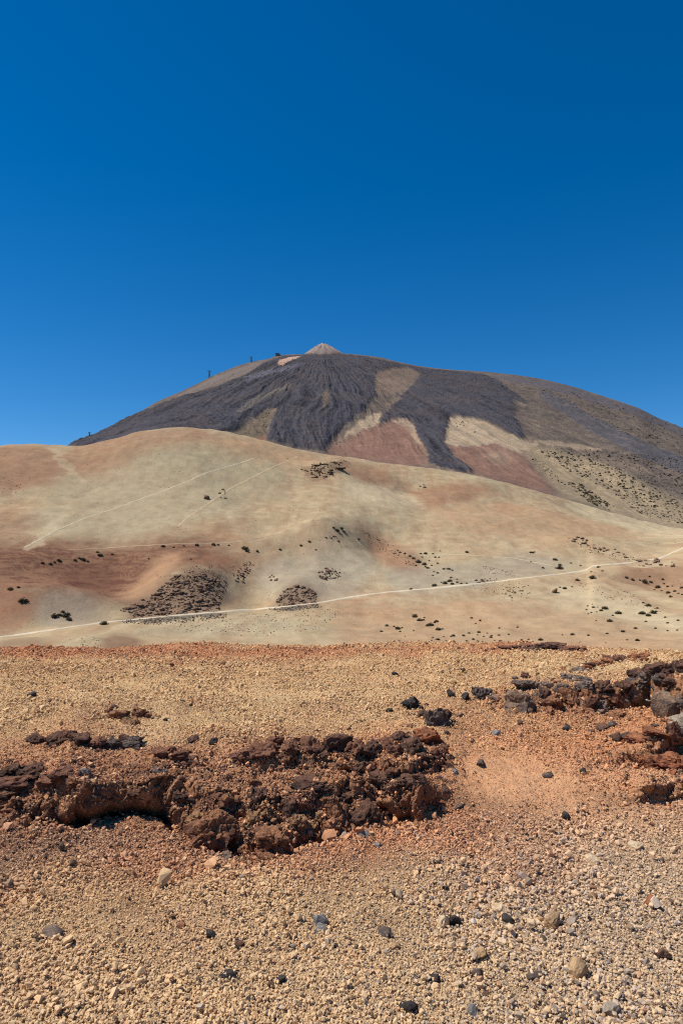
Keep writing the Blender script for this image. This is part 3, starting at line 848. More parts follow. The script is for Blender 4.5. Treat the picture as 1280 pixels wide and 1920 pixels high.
# bedrock showing through on the broken faces: each block has its own tone
rk = np.clip(rough, 0, 1).reshape(-1) * np.clip(0.25 + FACE.reshape(-1), 0, 1)
blockc = np.array([alb(178, 124, 90), alb(144, 102, 80), alb(104, 80, 70), alb(194, 140, 100), alb(162, 114, 86)])[np.minimum((celln * 5).astype(int), 4)]
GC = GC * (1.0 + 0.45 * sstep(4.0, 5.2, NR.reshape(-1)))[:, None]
GC = GC * (1 - 0.85 * rk[:, None]) + blockc * 0.85 * rk[:, None]
na, nr = NZ.shape
idx = np.arange(na * nr).reshape(na, nr)
Qn = np.stack([idx[:-1, :-1], idx[1:, :-1], idx[1:, 1:], idx[:-1, 1:]], -1)[:, :, ::-1].reshape(-1, 4)
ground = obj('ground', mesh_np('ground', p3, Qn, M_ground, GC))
tag(ground, 'ochre and rust cinder ground sloping to the near rim', 'ground', kind='structure')
bpy.context.view_layer.update()
GBVH = BVHTree.FromObject(ground, bpy.context.evaluated_depsgraph_get())
class Near:
    """places on the near ground, found on its real surface"""
    def at(s, px, py, rmin=0.0):
        a = (px - 640) / FPX; b = (960 - py) / FPX
        hit = GBVH.ray_cast(Vector((0, 0, EYE)), Vector((a, cp - b * sp_, sp_ + b * cp)).normalized())
        if hit[0] is None or math.hypot(hit[0].x, hit[0].y) > 15:
            return near.at(px, py, rmin)
        return hit[0][:]
spot = Near()

# ------------------------------------------------------------------ rocks
_ico = {}
def ico(sub):
    if sub not in _ico:
        bm = bmesh.new(); bmesh.ops.create_icosphere(bm, subdivisions=sub, radius=1.0)
        _ico[sub] = (np.array([v.co[:] for v in bm.verts]), np.array([[v.index for v in f.verts] for f in bm.faces]))
        bm.free()
    return _ico[sub]

TONE = {  # two colours mixed over a rock, third is a lighter one blended in toward its top
    'dark': (alb(102, 74, 60), alb(62, 48, 42), alb(140, 100, 76)),
    'brown': (alb(158, 108, 78), alb(110, 74, 58), alb(182, 130, 90)),
    'maroon': (alb(132, 90, 70), alb(90, 62, 51), alb(164, 114, 84)),
    'rust': (alb(170, 106, 72), alb(110, 66, 50), alb(184, 124, 84)),
    'ochre': (alb(176, 130, 90), alb(126, 90, 66), alb(190, 148, 104)),
    'grey': (alb(140, 118, 102), alb(98, 84, 76), alb(168, 140, 116)),
    'greybrown': (alb(146, 118, 96), alb(104, 86, 76), alb(172, 142, 114)),
    'pale': (alb(184, 164, 140), alb(140, 122, 104), alb(196, 176, 150)),
    'cream': (alb(230, 200, 160), alb(200, 164, 122), alb(236, 208, 168)),
    'black': (alb(66, 58, 54), alb(46, 41, 38), alb(90, 80, 72)),
    'bluegrey': (alb(142, 135, 126), alb(108, 103, 98), alb(160, 150, 138)),
    'slate': (alb(108, 94, 84), alb(76, 67, 61), alb(134, 112, 96)),
    'tan': (alb(204, 164, 118), alb(160, 122, 86), alb(210, 174, 130)),
    'crust': (alb(128, 92, 70), alb(88, 62, 52), alb(164, 122, 88)),
    'far': (alb(150, 118, 96), alb(110, 88, 76), alb(174, 142, 112)),
    'farledge': (alb(138, 114, 90), alb(98, 82, 68), alb(168, 142, 112)),
}
def rock_mesh(name, dims, seed, sub, tone, rough_=0.16, cuts=9, knob=0.12, mat=None, fine=1.0):
    """a broken volcanic rock: planes of fracture, blocks standing proud of cracks, pitted skin"""
    r = np.random.default_rng(seed)
    v0, f = ico(sub)
    v = v0.copy()
    for _ in range(cuts):
        n = r.normal(size=3); n /= np.linalg.norm(n)
        d = r.uniform(0.42, 0.85)
        s = np.maximum(0, v @ n - d)
        v -= np.outer(s * 0.95, n)
    o = r.uniform(0, 50, 3)
    wv = v + 0.12 * np.stack([fbm3(v * 3 + o, 2, 1), fbm3(v * 3 + o + 7, 2, 2), fbm3(v * 3 + o + 13, 2, 3)], 1)
    d1, d2, cid = cells3(wv * 1.9 + o, seed & 1023)
    disp = rough_ * fbm3(v * 1.9 + o, 3, seed & 255, 0.55) + knob * 1.6 * (cid - 0.5) - knob * 0.9 * np.exp(-(d2 - d1) / 0.10)
    if sub >= 3:
        e1, e2, cid2 = cells3(wv * 5.2 + o, (seed + 5) & 1023)
        disp += knob * 0.7 * (cid2 - 0.5) - knob * 0.4 * np.exp(-(e2 - e1) / 0.14) + rough_ * 0.30 * fbm3(v * 11 + o, 2, 7, 0.6) * fine
    nrm = v / np.maximum(np.linalg.norm(v, axis=1, keepdims=True), 1e-6)
    v = v + nrm * disp[:, None]
    lo, hi = v.min(0), v.max(0)
    v = (v - (lo + hi) / 2) / (hi - lo)
    a = r.uniform(-0.5, 0.5)
    v = v * np.asarray(dims)
    ca, sa = math.cos(a), math.sin(a)
    v = np.stack([v[:, 0] * ca - v[:, 1] * sa, v[:, 0] * sa + v[:, 1] * ca, v[:, 2]], 1)
    c1, c2, c3 = TONE[tone]
    m = sstep(-0.5, 0.6, fbm3(v0 * 2.4 + o, 4, 19) + 0.8 * (cid - 0.5))[:, None]
    c = c1 * (1 - m) + c2 * m
    top = (sstep(0.2, 0.9, v0[:, 2] + 0.5 * fbm3(v0 * 4 + o, 3, 23)))[:, None] * 0.6
    c = c * (1 - top) + c3 * top
    if mat is None: c = c * 1.3
    return mesh_np(name, v, f, mat or M_rock, c, smooth=False)

RS = [1000]
POOL = {}
def put_rock(px, py, wpx, hpx, tone, parent=None, name='rock', land=spot, depth=0.9, sub=None, rmin=0.0, bury=0.22, mat=None, rise=0.0, rough_=0.16, knob=0.12, cuts=9, k=1.0):
    """a rock whose foot stands on the land at the surveyed point; sizes as seen from the viewpoint"""
    RS[0] += 1
    x, y, z = land.at(px, py, rmin)
    d = math.sqrt(x * x + y * y + (z - EYE) ** 2)
    if land is spot and parent is not None: hpx = hpx * 0.68; wpx = wpx * 0.86; bury = max(bury, 0.28)
    w = wpx * d / FPX * k; h = hpx * d / FPX * 1.02 / (1 - bury) * k
    dep = w * depth
    if sub is None:
        sub = 5 if wpx > 70 else 4 if wpx > 26 else 3
    pooled = sub <= 2 or wpx <= 26
    if pooled:      # small alike pieces share a handful of shapes
        key = (tone, sub, mat.name if mat else '', RS[0] % 7)
        if key not in POOL: POOL[key] = rock_mesh(name, (1, 1, 1), RS[0], sub, tone, rough_, cuts, knob, mat)
        me = POOL[key]
    else:
        me = rock_mesh(name, (w, dep, h), RS[0], sub, tone, rough_, cuts, knob, mat)
    rr = math.hypot(x, y)
    x += x / rr * dep * 0.3; y += y / rr * dep * 0.3
    if land is spot: z = min(z, float(GBVH.ray_cast(Vector((x, y, 3)), Vector((0, 0, -1)))[0].z)) if rr < 15 and GBVH.ray_cast(Vector((x, y, 3)), Vector((0, 0, -1)))[0] else z
    o = obj(name, me, parent, (x, y, z + h * (0.5 - bury) + rise))
    if pooled: o.scale = (w, dep, h); o.rotation_euler = (0, 0, (RS[0] * 2.399) % 6.28)
    return o

def outcrop(label, pieces, land=spot, rmin=0.0, mat=None, group=None, name='rock_outcrop', **kw):
    p0 = pieces[len(pieces) // 2]
    x, y, z = land.at(p0[0], p0[1], rmin)
    e = bpy.data.objects.new(name, None); col.objects.link(e)
    e.location = (0, 0, 0)
    tag(e, label, 'rock outcrop', group)
    e.empty_display_size = 0.2
    out = []
    for p in pieces:
        extra = p[5] if len(p) > 5 else {}
        o = put_rock(p[0], p[1], p[2], p[3], p[4], e, land=land, rmin=rmin, mat=mat, **{**kw, **extra})
        out.append(o)
    if land is spot:
        rd = np.random.default_rng(len(pieces) * 31 + int(pieces[0][0]))
        for p in pieces:
            for _ in range(3 if p[2] > 30 else 1):
                sz = rd.uniform(7, 17)
                out.append(put_rock(p[0] + rd.normal(0, 0.55) * p[2], p[1] + rd.uniform(-0.3, 0.35) * p[3], sz * 1.25, sz * 0.75, p[4] if rd.random() < 0.7 else 'brown', e, land=land, rmin=rmin, sub=3, bury=0.35))
    # bring the parent to its foot without moving the pieces
    e.location = (x, y, z)
    for o in out:
        o.location = Vector(o.location) - Vector((x, y, z))
    return e, out

e, o = outcrop('dark crumbly lip above the shadowed hollow at the gully', [
    (258, 1494, 50, 20, 'maroon'), (298, 1492, 44, 18, 'brown'), (335, 1500, 46, 22, 'dark'), (205, 1496, 40, 18, 'brown'), (165, 1508, 34, 16, 'maroon'), (275, 1506, 30, 20, 'brown'), (320, 1512, 34, 22, 'maroon'), (360, 1502, 40, 22, 'dark')])
e, o = outcrop('jumbled brown and black blocks broken from the gully edge', [
    (398, 1594, 118, 84, 'brown', dict(rough_=0.12, cuts=12)), (512, 1606, 100, 70, 'brown', dict(rough_=0.13, cuts=12)), (628, 1562, 84, 66, 'brown', dict(cuts=14, rough_=0.10)),
    (688, 1550, 70, 70, 'dark', dict(rough_=0.12, cuts=12)), (587, 1482, 104, 24, 'dark', dict(cuts=14, rough_=0.12)), (722, 1540, 44, 48, 'dark'),
    (486, 1508, 50, 34, 'dark'), (540, 1526, 44, 36, 'dark'), (430, 1515, 48, 36, 'brown'), (470, 1552, 42, 32, 'ochre'), (560, 1556, 40, 36, 'ochre'),
    (405, 1506, 40, 22, 'maroon'), (612, 1518, 46, 30, 'brown'), (655, 1508, 44, 28, 'dark'), (500, 1614, 42, 20, 'brown'), (425, 1612, 28, 16, 'grey'), (585, 1566, 32, 30, 'ochre'), (545, 1584, 38, 28, 'brown'),
    (370, 1545, 46, 30, 'ochre'), (475, 1474, 30, 14, 'brown'), (440, 1560, 34, 28, 'brown'), (600, 1545, 34, 24, 'ochre'), (500, 1535, 34, 24, 'ochre'), (660, 1562, 30, 18, 'brown'), (455, 1600, 24, 16, 'brown')])
outcrop('dark crumbly rock band in a row above the gully', [
    (452, 1426, 54, 26, 'maroon'), (490, 1424, 72, 40, 'maroon'), (540, 1416, 52, 36, 'maroon'), (543, 1430, 32, 24, 'dark'), (585, 1416, 62, 42, 'maroon'), (630, 1414, 72, 46, 'dark'),
    (668, 1416, 52, 40, 'maroon'), (700, 1412, 52, 36, 'dark'), (735, 1412, 52, 40, 'maroon'), (770, 1414, 58, 42, 'dark'), (800, 1396, 66, 42, 'rust'), (815, 1420, 34, 20, 'maroon'),
    (610, 1422, 30, 18, 'dark'), (655, 1424, 28, 16, 'dark'), (752, 1396, 50, 30, 'dark'), (720, 1398, 40, 24, 'maroon'), (565, 1398, 40, 26, 'maroon'), (515, 1400, 40, 26, 'maroon'),
    (790, 1424, 26, 16, 'dark'), (830, 1408, 26, 16, 'maroon')])
outcrop('small black crumbly rocks in an arc below the dark band', [
    (680, 1452, 52, 28, 'dark'), (715, 1466, 56, 26, 'dark'), (755, 1474, 56, 24, 'dark'), (705, 1442, 34, 18, 'maroon'), (785, 1468, 36, 20, 'dark'), (735, 1452, 30, 18, 'maroon'), (668, 1440, 26, 16, 'dark'), (792, 1440, 24, 16, 'maroon'), (820, 1506, 44, 20, 'rust')])
outcrop('low row of black rocks on the ochre rise', [
    (72, 1393, 44, 20, 'dark'), (110, 1397, 58, 28, 'dark'), (150, 1399, 48, 28, 'dark'), (180, 1403, 42, 24, 'maroon'), (212, 1405, 48, 28, 'slate'), (250, 1403, 54, 30, 'slate'), (130, 1384, 36, 18, 'maroon'), (235, 1392, 36, 18, 'dark')])
outcrop('low dark maroon rock hump right of the black row', [(306, 1421, 44, 26, 'maroon'), (336, 1427, 52, 26, 'maroon'), (358, 1433, 32, 18, 'dark'), (322, 1412, 34, 18, 'maroon')])
outcrop('rough brown rock shelf at the frame edge beside the blue stone', [
    (20, 1458, 70, 30, 'dark'), (70, 1462, 74, 30, 'dark'), (118, 1466, 60, 28, 'maroon'), (25, 1478, 66, 24, 'maroon'), (95, 1478, 60, 22, 'maroon'), (145, 1474, 34, 16, 'brown'), (-30, 1470, 70, 32, 'dark'), (12, 1500, 40, 18, 'dark')])
outcrop('two black boulders sitting on the ochre slope', [(768, 1330, 44, 30, 'black'), (815, 1362, 58, 46, 'slate'), (796, 1346, 34, 22, 'dark'), (832, 1352, 34, 30, 'dark')])
outcrop('brown rock lumps on the pale ochre slope', [(222, 1349, 48, 22, 'brown'), (262, 1346, 42, 26, 'brown'), (240, 1357, 30, 16, 'ochre'), (205, 1338, 24, 12, 'maroon'), (216, 1330, 20, 12, 'dark')])
outcrop('grey rock wall running along the slope to the frame edge', [
    (905, 1312, 48, 32, 'slate'), (930, 1318, 36, 18, 'greybrown'), (975, 1336, 66, 52, 'greybrown', dict(cuts=18)), (985, 1296, 60, 28, 'slate'), (1035, 1328, 44, 38, 'brown'), (1070, 1323, 50, 44, 'brown'), (1108, 1328, 54, 46, 'brown'), (1148, 1327, 52, 48, 'brown'),
    (1130, 1300, 44, 32, 'dark'), (1182, 1318, 46, 44, 'greybrown'), (1200, 1298, 56, 42, 'slate'), (1218, 1292, 56, 48, 'grey'), (1165, 1298, 40, 28, 'dark'), (1095, 1298, 44, 28, 'grey'), (1055, 1300, 36, 24, 'grey'),
    (1160, 1347, 38, 16, 'brown'), (1235, 1268, 60, 34, 'dark'), (1275, 1262, 60, 36, 'dark'), (1195, 1272, 40, 24, 'dark'), (1020, 1308, 30, 26, 'dark'), (1030, 1340, 26, 20, 'brown'), (1125, 1330, 32, 24, 'grey'), (1205, 1322, 34, 20, 'pale'), (1240, 1284, 40, 26, 'slate'), (1262, 1290, 36, 24, 'dark')])
outcrop('tall smooth grey cliff block at the frame edge', [(1248, 1346, 56, 60, 'greybrown', dict(cuts=18, rough_=0.06, knob=0.05, bury=0.1, depth=0.6)), (1282, 1322, 40, 34, 'grey', dict(cuts=16))])
outcrop('pale grey slabs at the foot of the cliff block', [(1278, 1352, 50, 24, 'pale', dict(cuts=12, rough_=0.06, knob=0.03)), (1272, 1374, 52, 30, 'pale', dict(cuts=12, rough_=0.06, knob=0.03))])
outcrop('rust coloured bank edge with dark hollow under grey slabs', [(1235, 1386, 70, 24, 'rust'), (1262, 1384, 34, 40, 'maroon'), (1195, 1392, 60, 16, 'rust'), (1282, 1392, 34, 20, 'rust'), (1172, 1384, 30, 14, 'slate')])
outcrop('low rust ledge with shadowed underside at frame edge', [(1225, 1440, 60, 28, 'rust', dict(rise=0.02)), (1265, 1442, 60, 30, 'rust', dict(rise=0.02)), (1200, 1432, 44, 20, 'rust'), (1245, 1418, 60, 20, 'rust'), (1300, 1446, 50, 30, 'rust')])
outcrop('dark rocks breaking the far rim of the near ground', [(950, 1217, 44, 9, 'maroon'), (985, 1217, 40, 12, 'maroon'), (1015, 1217, 40, 16, 'dark'), (1040, 1218, 48, 17, 'dark'), (1070, 1220, 40, 11, 'maroon'), (1090, 1221, 24, 7, 'maroon'), (1000, 1219, 30, 8, 'dark')], bury=0.1)
outcrop('red rocks lying below the rim above the grey wall', [(1118, 1248, 30, 12, 'rust'), (1136, 1245, 28, 14, 'rust'), (1156, 1240, 36, 16, 'maroon'), (1184, 1236, 32, 14, 'rust'), (1206, 1232, 24, 10, 'rust'), (1098, 1254, 24, 10, 'rust')])
outcrop('grey brown stones half buried above the big grey boulder', [(1085, 1262, 50, 16, 'grey'), (1105, 1252, 24, 14, 'dark'), (1068, 1274, 36, 14, 'grey'), (1090, 1278, 30, 14, 'slate')])
outcrop('small blackish lumps along the ochre slope crest', [(985, 1272, 22, 10, 'dark'), (965, 1274, 14, 8, 'slate'), (1025, 1290, 26, 16, 'grey')])

# loose stones one can point at
def stone(px, py, w, h, tone, label, name='stone', group=None, cat='stone', **kw):
    kw.setdefault('sub', 3 if w < 40 else 4)
    kw.setdefault('rough_', 0.08); kw.setdefault('knob', 0.04); kw.setdefault('cuts', 12); kw.setdefault('bury', 0.3); kw.setdefault('mat', M_stone)
    o = put_rock(px, py, w * 0.85, h * 0.72, tone, name=name, **kw)
    return tag(o, label, cat, group)
for a in [
    (598, 1736, 38, 22, 'bluegrey', 'flat blue grey stone on the tan gravel'), (601, 1750, 30, 15, 'bluegrey', 'smaller grey stone touching the flat blue grey stone'),
    (829, 1742, 24, 28, 'cream', 'cream coloured stone beside a black stone'), (850, 1738, 26, 24, 'black', 'black porous stone beside a cream stone'),
    (940, 1716, 42, 18, 'cream', 'long cream stone on top of dark pebbles'), (951, 1733, 26, 17, 'black', 'black stone just below the long cream stone'),
    (397, 1760, 22, 15, 'black', 'round black pebble alone in the tan gravel'), (96, 1758, 36, 16, 'grey', 'flat pinkish grey stone half sunk in gravel'),
    (1083, 1834, 38, 34, 'tan', 'largest tan stone in the grey gravel'), (722, 1757, 28, 18, 'slate', 'dark angular stone with a pointed side'), (765, 1898, 36, 20, 'black', 'flat black stone near the bottom of the frame'),
    (815, 1844, 24, 16, 'black', 'small black double stone in tan gravel'), (895, 1832, 22, 15, 'slate', 'slate coloured chip with a sharp tip'), (1190, 1594, 28, 15, 'cream', 'cream wedge stone lying alone on the gravel bank'),
    (1110, 1620, 28, 17, 'cream', 'pale rounded stone low in brown gravel'), (900, 1437, 24, 15, 'slate', 'grey topped black stone on the orange sand'), (1026, 1457, 24, 10, 'slate', 'slim dark stick shaped stone on orange sand'),
    (1092, 1451, 12, 14, 'black', 'upright black pebble in the orange sand'), (853, 1452, 18, 12, 'bluegrey', 'blue grey stone at the edge of orange sand'), (833, 1488, 22, 15, 'dark', 'dark stone beside the arc of crumbly rocks'),
    (858, 1519, 20, 14, 'slate', 'slate stone alone on the orange bank'), (161, 1451, 24, 15, 'bluegrey', 'blue grey cube shaped stone by the brown rock shelf'), (60, 1308, 24, 12, 'black', 'black stone alone on the far ochre slope'),
    (1061, 1538, 20, 18, 'black', 'black stone standing on the gravel bank below orange sand'), (708, 1590, 20, 10, 'bluegrey', 'pale blue flat chip below the black block'), (680, 1570, 26, 12, 'bluegrey', 'blue grey chip right under the black block'),
    (645, 1572, 20, 12, 'pale', 'pale pebble at the foot of the brown block'), (580, 1568, 16, 14, 'pale', 'round pale pebble in the gully'), (526, 1846, 18, 14, 'black', 'tiny black stone in the middle of tan gravel'),
    (1003, 1838, 30, 12, 'slate', 'long dark sliver in grey gravel'), (1240, 1800, 30, 18, 'dark', 'dark brown stone near the frame edge'), (845, 1308, 20, 20, 'black', 'round black boulder on the ochre slope'),
    (872, 1312, 20, 18, 'black', 'second black boulder right of the round one'), (300, 1448, 46, 8, 'slate', 'flat dark flake lying on orange gravel'), (400, 1398, 18, 18, 'black', 'black rock with a pointed top by the ochre rise'),
    (363, 1391, 30, 14, 'dark', 'dark low stone on the ochre rise'), (740, 1266, 16, 8, 'black', 'black stone on the far ochre slope'), (975, 1360, 20, 12, 'dark', 'dark stone below the big grey boulder'),
    (1063, 1370, 18, 12, 'black', 'black stone in orange gravel below the wall'), (1128, 1370, 30, 16, 'dark', 'broad dark stone below the brown wall'), (1148, 1362, 24, 12, 'slate', 'narrow grey stone touching the broad dark one below the wall'),
    (930, 1378, 24, 12, 'bluegrey', 'grey chip in orange gravel'), (1156, 1392, 18, 24, 'dark', 'tall dark stone leaning in orange gravel'), (340, 1742, 20, 14, 'brown', 'brown stone in tan gravel'), (450, 1778, 22, 14, 'dark', 'dark brown stone right of the round black pebble'),
    (900, 1800, 26, 20, 'tan', 'tan block in mixed gravel'), (1035, 1742, 40, 26, 'tan', 'broad tan stone with pink tint'), (1220, 1700, 26, 18, 'rust', 'rust pink stone on the grey gravel'), (740, 1780, 26, 16, 'tan', 'flat tan stone under the dark angular one'),
    (885, 1905, 24, 16, 'bluegrey', 'grey pebble at the bottom of the frame'), (1140, 1905, 34, 20, 'pale', 'pale grey stone in the bottom gravel'), (430, 1838, 34, 12, 'black', 'black flake between tan stones')]:
    stone(*a)
r2 = np.random.default_rng(5)
for k in range(30):
    px = r2.uniform(10, 1275); py = 1560 + 350 * r2.random() ** 0.8
    if py < 1625 and px < 800: continue
    tn = r2.choice(['black', 'dark', 'slate', 'tan', 'brown', 'pale'], p=[0.22, 0.2, 0.16, 0.18, 0.14, 0.1])
    s = r2.uniform(7, 13)
    stone(px, py, s, s * r2.uniform(0.55, 0.9), tn, 'small loose stone strewn on the near gravel', group='small stones on the near gravel', sub=2)
for k in range(46):
    px = r2.uniform(0, 1280); py = r2.uniform(1228, 1430)
    s = r2.uniform(5, 11) * (0.6 + 0.5 * (py - 1228) / 200)
    stone(px, py, s, s * 0.6, r2.choice(['black', 'dark', 'maroon', 'brown'], p=[0.3, 0.3, 0.2, 0.2]), 'small dark stone scattered on the ochre slope', group='small stones on the ochre slope', sub=2)

# ------------------------------------------------------------------ gravel (uncountable)
pm = []
proto = bpy.data.collections.new('gravel_shapes')
for k in range(14):
    r = np.random.default_rng(700 + k)
    bm = bmesh.new()
    n = 15
    pts = r.normal(size=(n, 3)); pts /= np.linalg.norm(pts, axis=1, keepdims=True)
    pts *= r.uniform(0.8, 1.0, (n, 1)) * np.array([1.0, r.uniform(0.7, 1.0), r.uniform(0.5, 0.8)]) * 0.5
    for q in pts: bm.verts.new(q)
    bmesh.ops.convex_hull(bm, input=bm.verts[:])
    for v in [v for v in bm.verts if not v.link_faces]: bm.verts.remove(v)
    bmesh.ops.recalc_face_normals(bm, faces=bm.faces[:])
    me = bpy.data.meshes.new('pumice_pebble'); bm.to_mesh(me); bm.free()
    me.materials.append(M_grav)
    o = bpy.data.objects.new('pumice_pebble', me); proto.objects.link(o)

def scatter(r0, r1, size, cover, seed, a0=0.0, a1=28.2):
    rg = np.random.default_rng(seed)
    a0, a1 = R(a0), R(a1)
    area = (a1 - a0) * (r1 * r1 - r0 * r0)
    n = int(area * cover / (size * size * 0.62))
    a = rg.uniform(a0, a1, n) * rg.choice([-1, 1], n); r = np.sqrt(rg.uniform(r0 * r0, r1 * r1, n))
    s = size * np.exp(rg.normal(-0.08, 0.42, n))
    return r * np.sin(a), r * np.cos(a), s
parts = [scatter(2.1, 3.2, 0.0104, 1.6, 1), scatter(3.2, 4.6, 0.0102, 1.35, 2), scatter(4.6, 6.8, 0.0118, 0.8, 3), scatter(6.8, 9.0, 0.0152, 0.55, 4), scatter(9.0, 12.2, 0.019, 0.5, 5), scatter(2.1, 4.5, 0.0165, 0.22, 6), scatter(2.1, 4.5, 0.026, 0.03, 9), scatter(3.6, 7.0, 0.026, 0.05, 7), scatter(6.8, 11.5, 0.034, 0.03, 8),
         scatter(1.2, 2.1, 0.0140, 1.2, 20, 0, 60), scatter(2.1, 4.6, 0.0160, 1.2, 21, 28.2, 60), scatter(4.6, 8.0, 0.020, 0.75, 22, 28.2, 50), scatter(8.0, 12.2, 0.028, 0.55, 23, 28.2, 46)]
gx = np.concatenate([p[0] for p in parts]); gy = np.concatenate([p[1] for p in parts]); gs = np.concatenate([p[2] for p in parts])
rg = np.random.default_rng(77)
# finer in the sand, coarser on the bank
fin = np.exp(-(((gx - DRIFT_M[11][0]) / DRIFT_M[11][2]) ** 2 + ((gy - DRIFT_M[11][1]) / DRIFT_M[11][3]) ** 2))
keep = rg.random(len(gx)) > 0.55 * fin
gx, gy, gs, fin = gx[keep], gy[keep], gs[keep], fin[keep]
gs *= 1 - 0.4 * fin
gs *= 1 + 0.40 * np.clip(fbm2(gx * 1.3, gy * 1.3, 3, 601), -1, 1)
ga = np.arctan2(gx, gy); gr = np.hypot(gx, gy)
def on_ground(A, a, r):
    i = np.clip(np.searchsorted(NAZ, a) - 1, 0, len(NAZ) - 2); j = np.clip(np.searchsorted(NRR, r) - 1, 0, len(NRR) - 2)
    u = (a - NAZ[i]) / (NAZ[i + 1] - NAZ[i]); v = (r - NRR[j]) / (NRR[j + 1] - NRR[j])
    if A.ndim == 3: u = u[:, None]; v = v[:, None]
    return (A[i, j] * (1 - u) + A[i + 1, j] * u) * (1 - v) + (A[i, j + 1] * (1 - u) + A[i + 1, j + 1] * u) * v
gface = on_ground(FACE, ga, gr)
keep = rg.random(len(gx)) > 0.5 * gface
gs, ga, gr, fin, gface = gs[keep], ga[keep], gr[keep], fin[keep], gface[keep]
gp = on_ground(G3, ga, gr)
gx, gy, gz = gp[:, 0], gp[:, 1], gp[:, 2]
grough = on_ground(rough, ga, gr)
gs = gs * (1 + 0.5 * np.clip(grough, 0, 1) * (rg.random(len(gs)) < 0.3))
gc = ground_colour(gx, gy)
n = len(gx)
tint = np.exp(rg.normal(0, 0.22, n))[:, None]
gc = gc * tint * 1.62
br = (rg.random(n) < 0.6 * np.clip(grough, 0, 1))
gc[br] = np.array([alb(132, 94, 72), alb(96, 72, 62), alb(176, 122, 88), alb(190, 138, 98)])[rg.integers(0, 4, br.sum())] * np.exp(rg.normal(0, 0.2, br.sum()))[:, None] * 1.45
u = rg.random(n)
def swap(lo, hi, c, k):
    m = (u >= lo) & (u < hi)
    gc[m] = gc[m] * (1 - k) + np.asarray(c) * k
swap(0.0, 0.055, alb(64, 54, 50), 0.85); swap(0.045, 0.10, alb(130, 100, 80), 0.7); swap(0.10, 0.16, alb(190, 128, 90), 0.6); swap(0.16, 0.26, alb(240, 200, 150) * 1.15, 0.6); swap(0.26, 0.31, alb(184, 152, 128), 0.5)
wr = np.exp(-((gx - DRIFT_M[27][0]) / 1.0) ** 2 - ((gy - DRIFT_M[27][1]) / 1.2) ** 2)
m = (rg.random(n) < 0.35 * wr)
gc[m] = gc[m] * 0.4 + 0.6 * alb(158, 150, 144) * np.exp(rg.normal(0, 0.3, m.sum()))[:, None]
gc = np.clip(gc / np.maximum(1, gc.max(1, keepdims=True) / 0.74), 0.01, 0.74)
gm = bpy.data.meshes.new('gravel')
gm.vertices.add(n)
gm.vertices.foreach_set('co', np.stack([gx, gy, gz + gs * (rg.uniform(-0.1, 0.30, n) + 0.45 * (rg.random(n) < 0.3))], 1).astype(np.float32).ravel())
a = gm.attributes.new('size', 'FLOAT', 'POINT'); a.data.foreach_set('value', gs.astype(np.float32))
a = gm.attributes.new('turn', 'FLOAT_VECTOR', 'POINT'); a.data.foreach_set('vector', np.stack([rg.uniform(-0.7, 0.7, n), rg.uniform(-0.7, 0.7, n), rg.uniform(0, 6.28, n)], 1).astype(np.float32).ravel())
a = gm.attributes.new('shape', 'INT', 'POINT'); a.data.foreach_set('value', rg.integers(0, 14, n).astype(np.int32))
a = gm.attributes.new('Col', 'FLOAT_COLOR', 'POINT'); c4 = np.ones((n, 4), np.float32); c4[:, :3] = gc; a.data.foreach_set('color', c4.ravel())
gm.materials.append(M_grav)
gravel = obj('gravel', gm)
tag(gravel, 'loose tan pumice gravel covering the near ground', 'gravel', kind='stuff')
ng = bpy.data.node_groups.new('gravel_scatter', 'GeometryNodeTree')
ng.interface.new_socket('Geometry', in_out='INPUT', socket_type='NodeSocketGeometry')
ng.interface.new_socket('Geometry', in_out='OUTPUT', socket_type='NodeSocketGeometry')
N = ng.nodes; L = ng.links
gi = N.new('NodeGroupInput'); go = N.new('NodeGroupOutput')
ci = N.new('GeometryNodeCollectionInfo'); ci.inputs['Collection'].default_value = proto
ci.inputs['Separate Children'].default_value = True; ci.inputs['Reset Children'].default_value = True
iop = N.new('GeometryNodeInstanceOnPoints'); iop.inputs['Pick Instance'].default_value = True
def named(nm, t):
    q = N.new('GeometryNodeInputNamedAttribute'); q.data_type = t; q.inputs['Name'].default_value = nm
    return q.outputs['Attribute']
L.new(gi.outputs[0], iop.inputs['Points']); L.new(ci.outputs[0], iop.inputs['Instance'])
L.new(named('shape', 'INT'), iop.inputs['Instance Index'])
e2r = N.new('FunctionNodeEulerToRotation'); L.new(named('turn', 'FLOAT_VECTOR'), e2r.inputs[0]); L.new(e2r.outputs[0], iop.inputs['Rotation'])
L.new(named('size', 'FLOAT'), iop.inputs['Scale'])
L.new(iop.outputs[0], go.inputs[0])
md = gravel.modifiers.new('scatter', 'NODES'); md.node_group = ng
print('gravel pebbles', n)

# ------------------------------------------------------------------ hillside outcrops
r3 = np.random.default_rng(21)
def poly_pts(poly, n, seed):
    r = np.random.default_rng(seed)
    p = np.array(poly, float); out = []
    while len(out) < n:
        q = r.uniform(p.min(0), p.max(0), (200, 2))
        ok = inside(p, q[:, 0], q[:, 1])
        out += [tuple(v) for v in q[ok]]
    return out[:n]
def far_outcrop(label, poly, n, smin, smax, tone='far', seed=0, flat=0.5, wide=1.0):
    r = np.random.default_rng(seed)
    pcs = []
    for (a, b) in sorted(poly_pts(poly, n, seed), key=lambda q: q[1]):
        s = smin * 0.7 + (smax - smin * 0.7) * r.random() ** 2.2
        pcs.append((a, b, s * r.uniform(1.0, 1.6) * wide, s * flat * r.uniform(0.7, 1.3), tone))
    outcrop(label, pcs, land=far, rmin=325, mat=M_farrock, sub=2, rough_=0.3, knob=0.2, cuts=6, k=0.74)
